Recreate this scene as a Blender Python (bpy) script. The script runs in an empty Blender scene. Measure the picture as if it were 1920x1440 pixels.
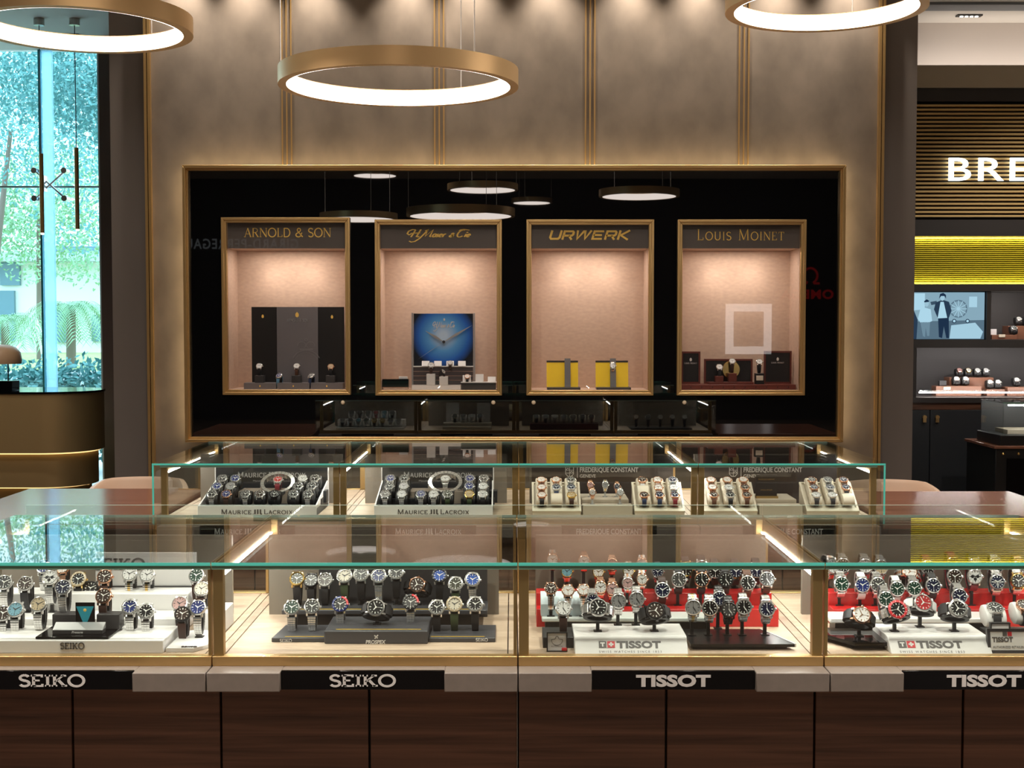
import bpy, bmesh, math, random
from mathutils import Vector, Matrix, Euler
C = bpy.context.scene.collection
SC = bpy.context.scene
R_ = random.Random(7)
PI = math.pi
# ---------------------------------------------------------------- camera
FPX = 2470.0; TH = math.atan(113.0 / FPX); CAMZ = 1.65
cam = bpy.data.cameras.new('camera'); cam.sensor_fit = 'HORIZONTAL'; cam.sensor_width = 36.0
cam.lens = 36.0 * FPX / 1920.0; cam.clip_start = 0.05; cam.clip_end = 300
camo = bpy.data.objects.new('camera', cam); C.objects.link(camo)
camo.location = (0, 0, CAMZ); camo.rotation_euler = (PI / 2 - TH, 0, 0)
SC.camera = camo

def _dir(px, py):
    dx = (px - 960) / FPX; dy = (720 - py) / FPX
    return Vector((dx, math.cos(TH) + dy * math.sin(TH), -math.sin(TH) + dy * math.cos(TH)))
def PY(px, py, Y):      # the place at distance Y seen at a pixel of the photograph
    d = _dir(px, py); t = Y / d.y
    return Vector((d.x * t, Y, CAMZ + d.z * t))
def PZ(px, py, Z):      # the place at height Z seen there
    d = _dir(px, py); t = (Z - CAMZ) / d.z
    return Vector((d.x * t, d.y * t, Z))
# ---------------------------------------------------------------- view, world, lights
SC.view_settings.view_transform = 'Standard'; SC.view_settings.look = 'None'
SC.view_settings.exposure = 0.0; SC.view_settings.gamma = 1.0
SC.cycles.transparent_max_bounces = 40
SC.cycles.max_bounces = 10; SC.cycles.glossy_bounces = 6; SC.cycles.diffuse_bounces = 4
SC.cycles.sample_clamp_indirect = 4.0
world = bpy.data.worlds.new('sky'); SC.world = world; world.use_nodes = True
wn = world.node_tree.nodes; wl = world.node_tree.links
bg = wn['Background']; bg.inputs['Color'].default_value = (0.80, 0.92, 1.0, 1); bg.inputs['Strength'].default_value = 4.6

def lamp(kind, name, loc, energy, color=(1, .86, .70), target=None, size=.1, size_y=None, spot=60, blend=.6, rad=.03):
    l = bpy.data.lights.new(name, kind); l.energy = energy; l.color = color
    if kind == 'AREA':
        l.size = size
        if size_y: l.shape = 'RECTANGLE'; l.size_y = size_y
    if kind == 'SPOT': l.spot_size = math.radians(spot); l.spot_blend = blend; l.shadow_soft_size = rad
    if kind == 'POINT': l.shadow_soft_size = rad
    o = bpy.data.objects.new(name, l); C.objects.link(o); o.location = loc
    if target is not None:
        o.rotation_euler = (Vector(target) - Vector(loc)).to_track_quat('-Z', 'Y').to_euler()
    return o
WALLY = 8.88; CEIL = 4.12
WARM = (1, .80, .60); NEUT = (1, .90, .80); COOL = (.92, .97, 1)
# ceiling downlights that wash the plaster wall
for px in (345, 462, 590, 765, 880, 1030, 1178, 1310, 1452, 1590):
    x = PY(px, 0, WALLY).x
    lamp('SPOT', 'wall_wash_light', (x, WALLY - .16, CEIL - .015), 72, (1, .87, .73), (x, WALLY - .06, 2.6), spot=84, blend=1, rad=.025)
# general downlights in the ceiling over the sales floor
for x, y, e in ((-3.2, 2.45, 85), (-1.1, 2.45, 85), (1.1, 2.45, 85), (3.2, 2.45, 85), (-3, 5.0, 50), (-1, 5.0, 50), (1, 5.0, 50), (3, 5.0, 50),
                (-2.2, 7.4, 14), (0, 7.4, 14), (2.2, 7.4, 14), (-2, -1.5, 130), (2, -1.5, 130), (4.6, 9.3, 35), (-4.3, 9.0, 24)):  # last two are added fill for the fascia and the reception counter
    lamp('SPOT', 'downlight_and_fill', (x, y, CEIL - .02), e * 4.8, NEUT, (x, y, 0), spot=125, blend=.8, rad=.11)
# added fill spots, no known fixtures, brightening the niche headers and brass
for px in (536, 822, 1106, 1390):
    x = PY(px, 600, WALLY - .08).x
    lamp('SPOT', 'added_fill_spot', (x * .9, 6.1, CEIL - .03), 70, NEUT, (x, WALLY - .08, 1.72), spot=34, blend=.8, rad=.03)
for x, tx, tz, e in ((-3.9, -4.6, .9, 95), (3.9, 4.0, 1.6, 110)):  # added fill spots that brighten the reception counter and the shop unit
    lamp('SPOT', 'added_fill_spot', (x, 7.0, CEIL - .03), e, NEUT, (tx, 10.4, tz), spot=46, blend=.9, rad=.03)
# ---------------------------------------------------------------- materials
MATS = {}
def _bsdf(m):
    m.use_nodes = True
    return m.node_tree.nodes['Principled BSDF'], m.node_tree.nodes, m.node_tree.links
def mat(name, col, rough=.5, metal=0, spec=.5, coat=0, emit=None, es=0, noise=None, bump=0, trans=0):
    """noise = (scale xyz, strength): gentle tone variation of the surface itself"""
    if name in MATS: return MATS[name]
    m = bpy.data.materials.new(name); b, n, l = _bsdf(m)
    b.inputs['Base Color'].default_value = (*col, 1); b.inputs['Roughness'].default_value = rough
    b.inputs['Metallic'].default_value = metal; b.inputs['Specular IOR Level'].default_value = spec
    b.inputs['Coat Weight'].default_value = coat; b.inputs['Coat Roughness'].default_value = .08
    if emit: b.inputs['Emission Color'].default_value = (*emit, 1); b.inputs['Emission Strength'].default_value = es
    if noise or bump:
        tc = n.new('ShaderNodeTexCoord'); mp = n.new('ShaderNodeMapping'); nz = n.new('ShaderNodeTexNoise')
        sc, st = noise if noise else ((8, 8, 8), 0)
        mp.inputs['Scale'].default_value = sc; nz.inputs['Scale'].default_value = 1; nz.inputs['Detail'].default_value = 6
        l.new(tc.outputs['Object'], mp.inputs['Vector']); l.new(mp.outputs['Vector'], nz.inputs['Vector'])
        if st:
            cr = n.new('ShaderNodeValToRGB')
            cr.color_ramp.elements[0].color = (*[c * (1 - st) for c in col], 1); cr.color_ramp.elements[1].color = (*[min(1, c * (1 + st)) for c in col], 1)
            cr.color_ramp.elements[0].position = .32; cr.color_ramp.elements[1].position = .68
            l.new(nz.outputs['Fac'], cr.inputs['Fac']); l.new(cr.outputs['Color'], b.inputs['Base Color'])
        if bump:
            bp = n.new('ShaderNodeBump'); bp.inputs['Strength'].default_value = bump; bp.inputs['Distance'].default_value = .01
            l.new(nz.outputs['Fac'], bp.inputs['Height']); l.new(bp.outputs['Normal'], b.inputs['Normal'])
    MATS[name] = m
    return m
def wood(name, dark, light, scale=(1.2, 14, 60), rough=.4, spec=.4):
    if name in MATS: return MATS[name]
    m = bpy.data.materials.new(name); b, n, l = _bsdf(m)
    tc = n.new('ShaderNodeTexCoord'); mp = n.new('ShaderNodeMapping'); mp.inputs['Scale'].default_value = scale
    nz = n.new('ShaderNodeTexNoise'); nz.inputs['Scale'].default_value = 1; nz.inputs['Detail'].default_value = 8; nz.inputs['Distortion'].default_value = .6
    cr = n.new('ShaderNodeValToRGB'); e = cr.color_ramp.elements
    e[0].position = .3; e[0].color = (*dark, 1); e[1].position = .7; e[1].color = (*light, 1)
    l.new(tc.outputs['Object'], mp.inputs['Vector']); l.new(mp.outputs['Vector'], nz.inputs['Vector']); l.new(nz.outputs['Fac'], cr.inputs['Fac'])
    l.new(cr.outputs['Color'], b.inputs['Base Color']); b.inputs['Roughness'].default_value = rough; b.inputs['Specular IOR Level'].default_value = spec
    MATS[name] = m
    return m
def glass(name, tint=(1, 1, 1), f0=.04):
    """thin clear pane: Fresnel mix of clear transmission and mirror reflection (Schlick)"""
    m = bpy.data.materials.new(name); m.use_nodes = True; n = m.node_tree.nodes; l = m.node_tree.links; n.clear()
    out = n.new('ShaderNodeOutputMaterial'); mx = n.new('ShaderNodeMixShader'); tr = n.new('ShaderNodeBsdfTransparent'); gl = n.new('ShaderNodeBsdfGlossy')
    tr.inputs['Color'].default_value = (*tint, 1); gl.inputs['Roughness'].default_value = 0.0
    ge = n.new('ShaderNodeNewGeometry'); dt = n.new('ShaderNodeVectorMath'); dt.operation = 'DOT_PRODUCT'
    ab = n.new('ShaderNodeMath'); ab.operation = 'ABSOLUTE'; sb = n.new('ShaderNodeMath'); sb.operation = 'SUBTRACT'; sb.inputs[0].default_value = 1
    pw = n.new('ShaderNodeMath'); pw.operation = 'POWER'; pw.inputs[1].default_value = 5
    ma = n.new('ShaderNodeMath'); ma.operation = 'MULTIPLY_ADD'; ma.inputs[1].default_value = 1 - f0; ma.inputs[2].default_value = f0
    l.new(ge.outputs['Normal'], dt.inputs[0]); l.new(ge.outputs['Incoming'], dt.inputs[1]); l.new(dt.outputs['Value'], ab.inputs[0])
    l.new(ab.outputs[0], sb.inputs[1]); l.new(sb.outputs[0], pw.inputs[0]); l.new(pw.outputs[0], ma.inputs[0])
    l.new(ma.outputs[0], mx.inputs['Fac']); l.new(tr.outputs[0], mx.inputs[1]); l.new(gl.outputs[0], mx.inputs[2]); l.new(mx.outputs[0], out.inputs['Surface'])
    MATS[name] = m
    return m
def emis(name, col, s):
    if name in MATS: return MATS[name]
    m = bpy.data.materials.new(name); m.use_nodes = True; n = m.node_tree.nodes; n.clear()
    o = n.new('ShaderNodeOutputMaterial'); e = n.new('ShaderNodeEmission'); e.inputs['Color'].default_value = (*col, 1); e.inputs['Strength'].default_value = s
    m.node_tree.links.new(e.outputs[0], o.inputs['Surface']); MATS[name] = m
    return m
def s2l(r, g, b):
    f = lambda c: (c / 255 / 12.92) if c / 255 <= .04045 else ((c / 255 + .055) / 1.055) ** 2.4
    return (f(r), f(g), f(b))
PLASTER = mat('taupe_plaster', (.184, .151, .121), .55, noise=((5.5, 5.5, 4.0), .17), bump=.06, spec=.35)
GREYPAINT = mat('grey_paint', (.205, .178, .162), .6)
BRASS = mat('brushed_brass', (.66, .44, .19), .36, .85)
BRASSD = mat('satin_brass', (.52, .34, .14), .42, .85)
BLACKGLASS = mat('black_lacquer_glass', (.003, .003, .0035), .012, spec=1.0)
NICHE = mat('blush_fabric', (.56, .40, .305), .75, noise=((30, 30, 60), .07), bump=.04)
HEADER = mat('taupe_header', (.10, .082, .072), .45)
CEILW = mat('ceiling_white', (.78, .73, .66), .8); RINGBRASS = mat('ring_brass', (.80, .54, .27), .38, .7); EDGEP = mat('glass_edge_pale', (.36, .46, .40), .2)
FLOORM = mat('brown_floor', (.16, .12, .09), .35, noise=((1.5, 1.5, 1.5), .12))
WALNUT = wood('walnut', (.065, .028, .017), (.215, .100, .060), (1.6, 9, 46), .38)
OAK = wood('bleached_oak', (.43, .31, .215), (.60, .46, .34), (5, 22, 22), .5)
REDWOOD = wood('rosewood_veneer', (.22, .085, .050), (.34, .15, .095), (1.0, 26, 10), .18, .5)
STONE = mat('taupe_ledge', (.215, .180, .155), .42, noise=((40, 40, 40), .05))
PANEL = mat('taupe_panel', (.20, .17, .135), .5)
GLASS = glass('clear_glass', (.955, .985, .975)); PANE = glass('niche_glass', (.985, .985, .985)); WINGLASS = glass('window_glass', (.80, .95, 1.0))
TEAL = mat('glass_edge', (.12, .74, .64), .12); TEALD = mat('glass_edge_dark', (.16, .30, .22), .25)
LED = emis('led_strip', (1, .96, .91), 58); RINGLED = emis('ring_diffuser', (1, .88, .80), 9); WARMLED = emis('warm_led', (1, .66, .26), 1.6)
BLACK = mat('matt_black', (.012, .012, .013), .45); GLOSSBLACK = mat('gloss_black', (.003, .003, .004), .06, spec=.2); CHAR = mat('charcoal', (.045, .043, .045), .4)
WHITE = mat('white_lacquer', (.80, .78, .76), .3); SILVERT = mat('silver_letters', (.72, .70, .68), .35); GOLDT = mat('gold_letters', (.95, .62, .14), .4, 0)
LETGREY = mat('grey_letters', (.10, .09, .085), .4); CREAM = mat('cream_leatherette', (.72, .64, .51), .5); REDL = mat('red_lacquer', (.55, .02, .02), .25)
STEEL = mat('polished_steel', (.80, .79, .78), .18, .82); GOLD = mat('yellow_gold', (.85, .60, .22), .18, 1); ROSE = mat('rose_gold', (.86, .50, .34), .18, 1); PVD = mat('black_steel', (.03, .03, .032), .28, .6)
DARKMETAL = mat('bronze_metal', (.10, .075, .055), .35, .8)
YELLOW = mat('yellow_lacquer', (.95, .66, .02), .3); REDT = mat('red_print', (.62, .02, .03), .4); SKINLEATHER = mat('tan_leather', (.60, .38, .22), .45, noise=((6, 6, 6), .05))
# ---------------------------------------------------------------- mesh helpers
class MB:
    def __init__(s): s.v = []; s.f = []; s.m = []; s.sm = []
    def add(s, vs, fs, mi=0, smooth=False):
        o = len(s.v); s.v += [tuple(v) for v in vs]
        for f in fs: s.f.append(tuple(i + o for i in f)); s.m.append(mi); s.sm.append(smooth)
        return s
    def box(s, x0, x1, y0, y1, z0, z1, mi=0):
        vs = [(x, y, z) for z in (z0, z1) for y in (y0, y1) for x in (x0, x1)]
        return s.add(vs, [(0, 2, 3, 1), (4, 5, 7, 6), (0, 1, 5, 4), (2, 6, 7, 3), (0, 4, 6, 2), (1, 3, 7, 5)], mi)
    def prism(s, poly, d0, d1, axis='z', mi=0, smooth=False):
        n = len(poly)
        def P(p, d): return {'z': (p[0], p[1], d), 'y': (p[0], d, p[1]), 'x': (d, p[0], p[1])}[axis]
        vs = [P(p, d0) for p in poly] + [P(p, d1) for p in poly]
        s.add(vs, [tuple(reversed(range(n))), tuple(range(n, 2 * n))], mi)
        o = len(s.v) - 2 * n
        for i in range(n):
            j = (i + 1) % n; s.f.append((o + i, o + j, o + n + j, o + n + i)); s.m.append(mi); s.sm.append(smooth)
        return s
    def lathe(s, prof, c=(0, 0, 0), seg=32, mi=0, axis='z', closed=False, smooth=True):
        """prof: (r, h) list turned about an axis"""
        vs = []; n = len(prof)
        for k in range(seg):
            a = 2 * PI * k / seg; ca, sa = math.cos(a), math.sin(a)
            for r, h in prof:
                p = {'z': (r * ca, r * sa, h), 'y': (r * ca, h, r * sa), 'x': (h, r * ca, r * sa)}[axis]
                vs.append((p[0] + c[0], p[1] + c[1], p[2] + c[2]))
        fs = []
        for k in range(seg):
            k2 = (k + 1) % seg
            for i in range(n if closed else n - 1):
                i2 = (i + 1) % n; fs.append((k * n + i, k2 * n + i, k2 * n + i2, k * n + i2))
        s.add(vs, fs, mi, smooth)
        if not closed:
            o = len(s.v) - len(vs)
            if prof[0][0] > 1e-6: s.f.append(tuple(o + k * n for k in reversed(range(seg)))); s.m.append(mi); s.sm.append(False)
            if prof[-1][0] > 1e-6: s.f.append(tuple(o + k * n + n - 1 for k in range(seg))); s.m.append(mi); s.sm.append(False)
        return s
    def cyl(s, c, r, h, axis='z', seg=20, mi=0): return s.lathe([(r, 0), (r, h)], c, seg, mi, axis)
    def tube(s, pts, r, seg=8, mi=0, closed=False):
        pts = [Vector(p) for p in pts]; n = len(pts); vs = []
        for i, p in enumerate(pts):
            a = pts[(i - 1) % n] if (closed or i > 0) else p; b = pts[(i + 1) % n] if (closed or i < n - 1) else p
            t = (b - a).normalized(); u = t.cross(Vector((0, 0, 1)))
            if u.length < .05: u = t.cross(Vector((0, 1, 0)))
            u.normalize(); w = u.cross(t); rr = r[i] if isinstance(r, (list, tuple)) else r
            for k in range(seg):
                q = p + u * rr * math.cos(2 * PI * k / seg) + w * rr * math.sin(2 * PI * k / seg); vs.append(q)
        fs = []
        for i in range(n if closed else n - 1):
            j = (i + 1) % n
            for k in range(seg): fs.append((i * seg + k, i * seg + (k + 1) % seg, j * seg + (k + 1) % seg, j * seg + k))
        if not closed: fs += [tuple(reversed(range(seg))), tuple((n - 1) * seg + k for k in range(seg))]
        return s.add(vs, fs, mi, True)
    def mesh(s, name, off=(0, 0, 0)):
        me = bpy.data.meshes.new(name)
        me.from_pydata([(v[0] - off[0], v[1] - off[1], v[2] - off[2]) for v in s.v], [], s.f)
        me.polygons.foreach_set('material_index', s.m); me.polygons.foreach_set('use_smooth', s.sm)
        bm = bmesh.new(); bm.from_mesh(me); bmesh.ops.recalc_face_normals(bm, faces=bm.faces); bm.to_mesh(me); bm.free()
        me.set_sharp_from_angle(angle=math.radians(38))
        return me
OFF = {}
def tag(o, label, cat, group=None, kind=None):
    if label: o['label'] = label
    if cat: o['category'] = cat
    if group: o['group'] = group
    if kind: o['kind'] = kind
    return o
def thing(name, label, cat, loc, group=None, rot=None):
    o = bpy.data.objects.new(name, None); C.objects.link(o); o.location = loc; o.empty_display_size = .05
    if rot is not None: o.rotation_euler = rot
    OFF[o] = Vector(loc); return tag(o, label, cat, group)
def part(name, mb, ms, parent=None, label=None, bevel=0, local=False):
    """one mesh object; geometry is given in world coordinates unless local"""
    off = Vector((0, 0, 0)) if (local or parent is None) else OFF.get(parent, Vector((0, 0, 0)))
    me = mb.mesh(name, off)
    for m in (ms if isinstance(ms, (list, tuple)) else [ms]): me.materials.append(m)
    o = bpy.data.objects.new(name, me); C.objects.link(o)
    if parent is not None: o.parent = parent
    OFF[o] = off
    if label: o['label'] = label
    if bevel:
        b = o.modifiers.new('bevel', 'BEVEL'); b.width = bevel; b.segments = 2; b.limit_method = 'ANGLE'
    return o
def solo(name, mb, ms, label, cat, group=None, bevel=0, origin=None):
    """a thing that is one mesh; its origin sits at the base centre"""
    vs = mb.v; xs = [v[0] for v in vs]; ys = [v[1] for v in vs]; zs = [v[2] for v in vs]
    og = Vector(origin or ((min(xs) + max(xs)) / 2, (min(ys) + max(ys)) / 2, min(zs)))
    me = mb.mesh(name, og)
    for m in (ms if isinstance(ms, (list, tuple)) else [ms]): me.materials.append(m)
    o = bpy.data.objects.new(name, me); C.objects.link(o); o.location = og; OFF[o] = og
    if bevel:
        b = o.modifiers.new('bevel', 'BEVEL'); b.width = bevel; b.segments = 2; b.limit_method = 'ANGLE'
    return tag(o, label, cat, group)
def struct(name, mb, ms, bevel=0):
    o = part(name, mb, ms, None, None, bevel); o['kind'] = 'structure'; return o
# ---------------------------------------------------------------- lettering
def arc(cx, cy, rx, ry, a0, a1, n=10):
    return [(cx + rx * math.cos(math.radians(a0 + (a1 - a0) * i / n)), cy + ry * math.sin(math.radians(a0 + (a1 - a0) * i / n))) for i in range(n + 1)]
# stroke alphabet: width, [(thick?, points)], serif ends
GLY = {
 'A': (.78, [(0, [(.08, 0), (.39, 1)]), (1, [(.39, 1), (.70, 0)]), (0, [(.2, .35), (.58, .35)])], [(.08, 0), (.70, 0)]),
 'C': (.74, [(1, arc(.42, .5, .36, .48, 45, 315, 18))], []),
 'D': (.80, [(1, [(.12, 0), (.12, 1)]), (1, [(.12, .97), (.34, .97)] + arc(.36, .5, .36, .47, 90, -90, 12) + [(.12, .03)])], []),
 'E': (.64, [(1, [(.12, 0), (.12, 1)]), (0, [(.12, .96), (.56, .96), (.56, .8)]), (0, [(.12, .52), (.44, .52)]), (0, [(.12, .04), (.58, .04), (.58, .22)])], [(.12, 0), (.12, 1)]),
 'I': (.34, [(1, [(.17, 0), (.17, 1)])], [(.17, 0), (.17, 1)]),
 'K': (.78, [(1, [(.14, 0), (.14, 1)]), (0, [(.16, .40), (.62, .98)]), (1, [(.32, .60), (.66, .02)])], [(.14, 0), (.14, 1), (.62, 1), (.66, 0)]),
 'L': (.62, [(1, [(.14, 0), (.14, 1)]), (0, [(.14, .04), (.56, .04), (.56, .24)])], [(.14, 0), (.14, 1)]),
 'M': (.98, [(0, [(.12, 0), (.14, 1)]), (1, [(.14, 1), (.49, .04)]), (0, [(.49, .04), (.84, 1)]), (1, [(.84, 1), (.86, 0)])], [(.12, 0), (.86, 0)]),
 'N': (.86, [(0, [(.12, 0), (.12, 1)]), (1, [(.12, 1), (.74, .02)]), (0, [(.74, 0), (.74, 1)])], [(.12, 0), (.12, 1), (.74, 1)]),
 'O': (.92, [(1, arc(.46, .5, .40, .48, 0, 360, 28))], []),
 'R': (.76, [(1, [(.14, 0), (.14, 1)]), (0, [(.14, .97), (.34, .97)] + arc(.36, .74, .24, .23, 90, -90, 8) + [(.14, .51)]), (1, [(.36, .51), (.66, .02)])], [(.14, 0), (.66, 0)]),
 'S': (.62, [(1, arc(.31, .745, .23, .225, 25, 270, 10) + arc(.31, .26, .25, .235, 90, -155, 10))], []),
 'T': (.72, [(1, [(.36, 0), (.36, 1)]), (0, [(.06, .8), (.06, .96), (.66, .96), (.66, .8)])], [(.36, 0)]),
 'U': (.84, [(1, [(.14, 1), (.14, .36)] + arc(.42, .34, .28, .31, 180, 360, 12) + [(.70, 1)])], [(.14, 1), (.70, 1)]),
 '&': (.86, [(1, [(.80, .02), (.26, .66)] + arc(.40, .79, .17, .18, 215, -40, 12) + [(.22, .42)] + arc(.34, .24, .27, .22, 130, 330, 10) + [(.72, .50)])], []),
 'X': (.78, [(1, [(.10, 1), (.68, 0)]), (0, [(.68, 1), (.10, 0)])], []),
 ' ': (.40, [], []),
}
def ribbon(mb, pts, w, y0, y1, closed=False):
    P = [Vector((p[0], p[1])) for p in pts]; n = len(P); L = []; Rr = []
    for i in range(n):
        a = P[i - 1] if i > 0 else P[i]; b = P[i + 1] if i < n - 1 else P[i]
        if i == 0 and (P[0] - P[-1]).length < 1e-4: a = P[-2]
        if i == n - 1 and (P[0] - P[-1]).length < 1e-4: b = P[1]
        t1 = (P[i] - a); t2 = (b - P[i])
        t1 = t1.normalized() if t1.length > 1e-9 else t2.normalized(); t2 = t2.normalized() if t2.length > 1e-9 else t1
        t = (t1 + t2); t = t.normalized() if t.length > 1e-6 else t1
        nrm = Vector((-t.y, t.x)); k = min(1.6, 1 / max(.3, abs(nrm.dot(Vector((-t1.y, t1.x))))))
        L.append(P[i] + nrm * w / 2 * k); Rr.append(P[i] - nrm * w / 2 * k)
    vs = [(p.x, y0, p.y) for p in L] + [(p.x, y0, p.y) for p in Rr] + [(p.x, y1, p.y) for p in L] + [(p.x, y1, p.y) for p in Rr]; fs = []
    for i in range(n - 1):
        fs += [(i, i + 1, n + i + 1, n + i), (2 * n + i, 3 * n + i, 3 * n + i + 1, 2 * n + i + 1), (i, 2 * n + i, 2 * n + i + 1, i + 1), (n + i, n + i + 1, 3 * n + i + 1, 3 * n + i)]
    fs += [(0, n, 3 * n, 2 * n), (n - 1, 3 * n - 1, 4 * n - 1, 2 * n - 1)]
    mb.add(vs, fs)
def strokes(text, height, thick=.12, thin=.06, serif=.10, small=1.0, gap=.08, wide=1.0, slant=0):
    """serif lettering as raised strokes; centred on x = 0, baseline z = 0, facing -y. lower-case letters are small capitals"""
    mb = MB(); x = 0
    for ch in text:
        sc = small if ch.islower() else 1.0; w, st, se = GLY[ch.upper()]
        T = lambda p: ((x + p[0] * sc * wide + slant * p[1] * sc) * height, p[1] * sc * height)
        for tk, pts in st: ribbon(mb, [T(p) for p in pts], (thick if tk else thin) * height * (.85 if sc < 1 else 1), -.0012, .0008)
        if serif:
            for p in se:
                a = T((p[0] - serif / wide, p[1] + (.5 * thin if p[1] < .5 else -.5 * thin))); b = T((p[0] + serif / wide, p[1] + (.5 * thin if p[1] < .5 else -.5 * thin)))
                ribbon(mb, [a, b], thin * height, -.0012, .0008)
        x += (w * wide + gap) * sc
    if not mb.v: return mb
    xs = [v[0] for v in mb.v]; c = (min(xs) + max(xs)) / 2
    mb.v = [(v[0] - c, v[1], v[2]) for v in mb.v]
    return mb
def sans(text, height, bold=0, shear=0, space=1.0):
    """plain lettering from Blender's own built-in font, as a thin raised mesh"""
    cu = bpy.data.curves.new('lettering', 'FONT'); cu.body = text; cu.size = 1; cu.align_x = 'CENTER'; cu.shear = shear
    cu.offset = bold; cu.space_character = space; cu.extrude = .02; cu.resolution_u = 3
    ob = bpy.data.objects.new('lettering', cu); me = bpy.data.meshes.new_from_object(ob)
    mb = MB(); k = height / .70
    mb.add([(v.co.x * k, -v.co.z * k * .5 , v.co.y * k) for v in me.vertices], [tuple(p.vertices) for p in me.polygons])
    bpy.data.objects.remove(ob); bpy.data.curves.remove(cu); bpy.data.meshes.remove(me)
    return mb
def place(mb, loc, width=None, rotx=0, rotz=0, sx=1.0):
    """scale lettering to a width, then move it into the world"""
    if width == 'k':
        mb.v = [(v[0] * sx, v[1], v[2] * sx) for v in mb.v]
    elif width:
        xs = [v[0] for v in mb.v]; sx = width / (max(xs) - min(xs)); c = (max(xs) + min(xs)) / 2
        mb.v = [((v[0] - c) * sx, v[1], v[2]) for v in mb.v]
    M = Matrix.Translation(Vector(loc)) @ Matrix.Rotation(rotz, 4, 'Z') @ Matrix.Rotation(rotx, 4, 'X')
    mb.v = [tuple(M @ Vector(v)) for v in mb.v]
    return mb
ORD = ['first', 'second', 'third', 'fourth', 'fifth', 'sixth', 'seventh', 'eighth', 'ninth', 'tenth', 'eleventh', 'twelfth', 'thirteenth', 'fourteenth']
# ================================================================ ROOM
PNY = 8.80                                            # face of the black glass panel
WX0, WX1 = PY(276, 300, WALLY).x, PY(1652, 300, WALLY).x
FX0, FX1 = PY(347, 500, PNY).x, PY(1581, 500, PNY).x
FZ1, FZ0 = PY(960, 311, PNY).z, PY(960, 828, PNY).z
b = MB()
for a in ((WX0, FX0 + .02, 0, CEIL), (FX1 - .02, WX1, 0, CEIL), (FX0 + .02, FX1 - .02, FZ1 - .02, CEIL), (FX0 + .02, FX1 - .02, 0, FZ0 + .02)):
    b.box(a[0], a[1], WALLY, 9.3, a[2], a[3])
struct('wall_back', b, PLASTER)
PX0, PX1 = PY(209, 300, 8.96).x, PY(1716, 300, 8.96).x
struct('wall_back_left', MB().box(PX0, WX0, 8.94, 9.3, 0, CEIL), GREYPAINT)
struct('wall_back_right', MB().box(WX1, PX1, 8.94, 9.3, 0, CEIL), GREYPAINT)
struct('floor', MB().box(-8, 7.2, -5.2, 12.1, -.1, 0), FLOORM)
struct('ceiling', MB().box(-8, 7.2, -5.2, 12.1, CEIL, CEIL + .1), CEILW)
DARKWALL = mat('dark_brown_wall', (.035, .030, .028), .6)
struct('wall_front', MB().box(-8, 7.2, -5.2, -5.0, 0, CEIL), DARKWALL)
struct('wall_right', MB().box(7.0, 7.2, -5, 12, 0, CEIL), mat('brown_wall', (.12, .10, .085), .6))
struct('wall_left', MB().box(-8, -7.8, -5, 12, 0, CEIL), mat('brown_wall', (.12, .10, .085), .6))
WNX = PY(196, 400, 12.0).x
struct('wall_window_side', MB().box(WNX + .02, 7.0, 12.0, 12.1, 0, CEIL), mat('brown_wall', (.12, .10, .085), .6))
# slim brass trims on the plaster (three in a row, and one at either edge)
def strip_x(px): return PY(px, 150, WALLY).x
n = 0
for grp in ((529, 537.5, 546), (815, 823.5, 832), (1098, 1106.5, 1115), (1386, 1395, 1403.5)):
    b = MB()
    for px in grp: x = strip_x(px); b.box(x - .0045, x + .0045, WALLY - .008, WALLY + .004, FZ1 - .01, CEIL)
    n += 1; struct('trim_%d' % n, b, BRASS)
for px in (279.5, 1650):
    b = MB(); x = PY(px, 300, WALLY).x
    b.box(x - .022, x - .004, WALLY - .03, WALLY, 0, CEIL); b.box(x + .002, x + .020, WALLY - .03, WALLY, 0, CEIL)
    n += 1; struct('trim_%d' % n, b, BRASS)
# ceiling slots and the light cove over the neighbouring shop
b = MB(); b.box(-7.5, WNX, 11.35, 11.5, CEIL - .012, CEIL); struct('trim_20', b, mat('grey_slot', (.28, .30, .32), .6))
# ================================================================ BLACK GLASS PANEL WITH FOUR NICHES
NPX = ((415.5, 656.5, 408, 740), (703, 941, 412, 741), (987, 1226, 412, 741), (1270, 1511, 412, 741))
def nrect(i):
    x0, x1, y0, y1 = NPX[i]; return PY(x0, y0, PNY).x, PY(x1, y0, PNY).x, PY(960, y1, PNY).z, PY(960, y0, PNY).z
pan = thing('glass_wall_panel', 'wide black gloss panel framed in brass, four lit niches set into it', 'wall panel', ((FX0 + FX1) / 2, PNY, FZ0))
b = MB(); zs0, zs1 = nrect(0)[2] + .004, nrect(1)[3] - .004
xs = [FX0 + .02] + [v for i in range(4) for v in (nrect(i)[0] + .004, nrect(i)[1] - .004)] + [FX1 - .02]
b.box(xs[0], xs[-1], PNY, WALLY + .01, FZ0 + .02, zs0); b.box(xs[0], xs[-1], PNY, WALLY + .01, zs1, FZ1 - .02)
for k in range(0, 10, 2): b.box(xs[k], xs[k + 1], PNY, WALLY + .01, zs0, zs1)
part('black_glass', b, BLACKGLASS, pan)
def frame(b, x0, x1, z0, z1, w, y0, y1):
    """mitred picture frame of rectangular bars"""
    o = [(x0, z0), (x1, z0), (x1, z1), (x0, z1)]; i_ = [(x0 + w, z0 + w), (x1 - w, z0 + w), (x1 - w, z1 - w), (x0 + w, z1 - w)]
    for k in range(4):
        j = (k + 1) % 4; b.prism([o[k], o[j], i_[j], i_[k]], y0, y1, 'y')
    return b
b = MB(); frame(b, FX0, FX1, FZ0, FZ1, .022, PNY - .055, PNY - .012); frame(b, FX0 + .018, FX1 - .018, FZ0 + .018, FZ1 - .018, .016, PNY - .035, PNY + .01)
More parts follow.
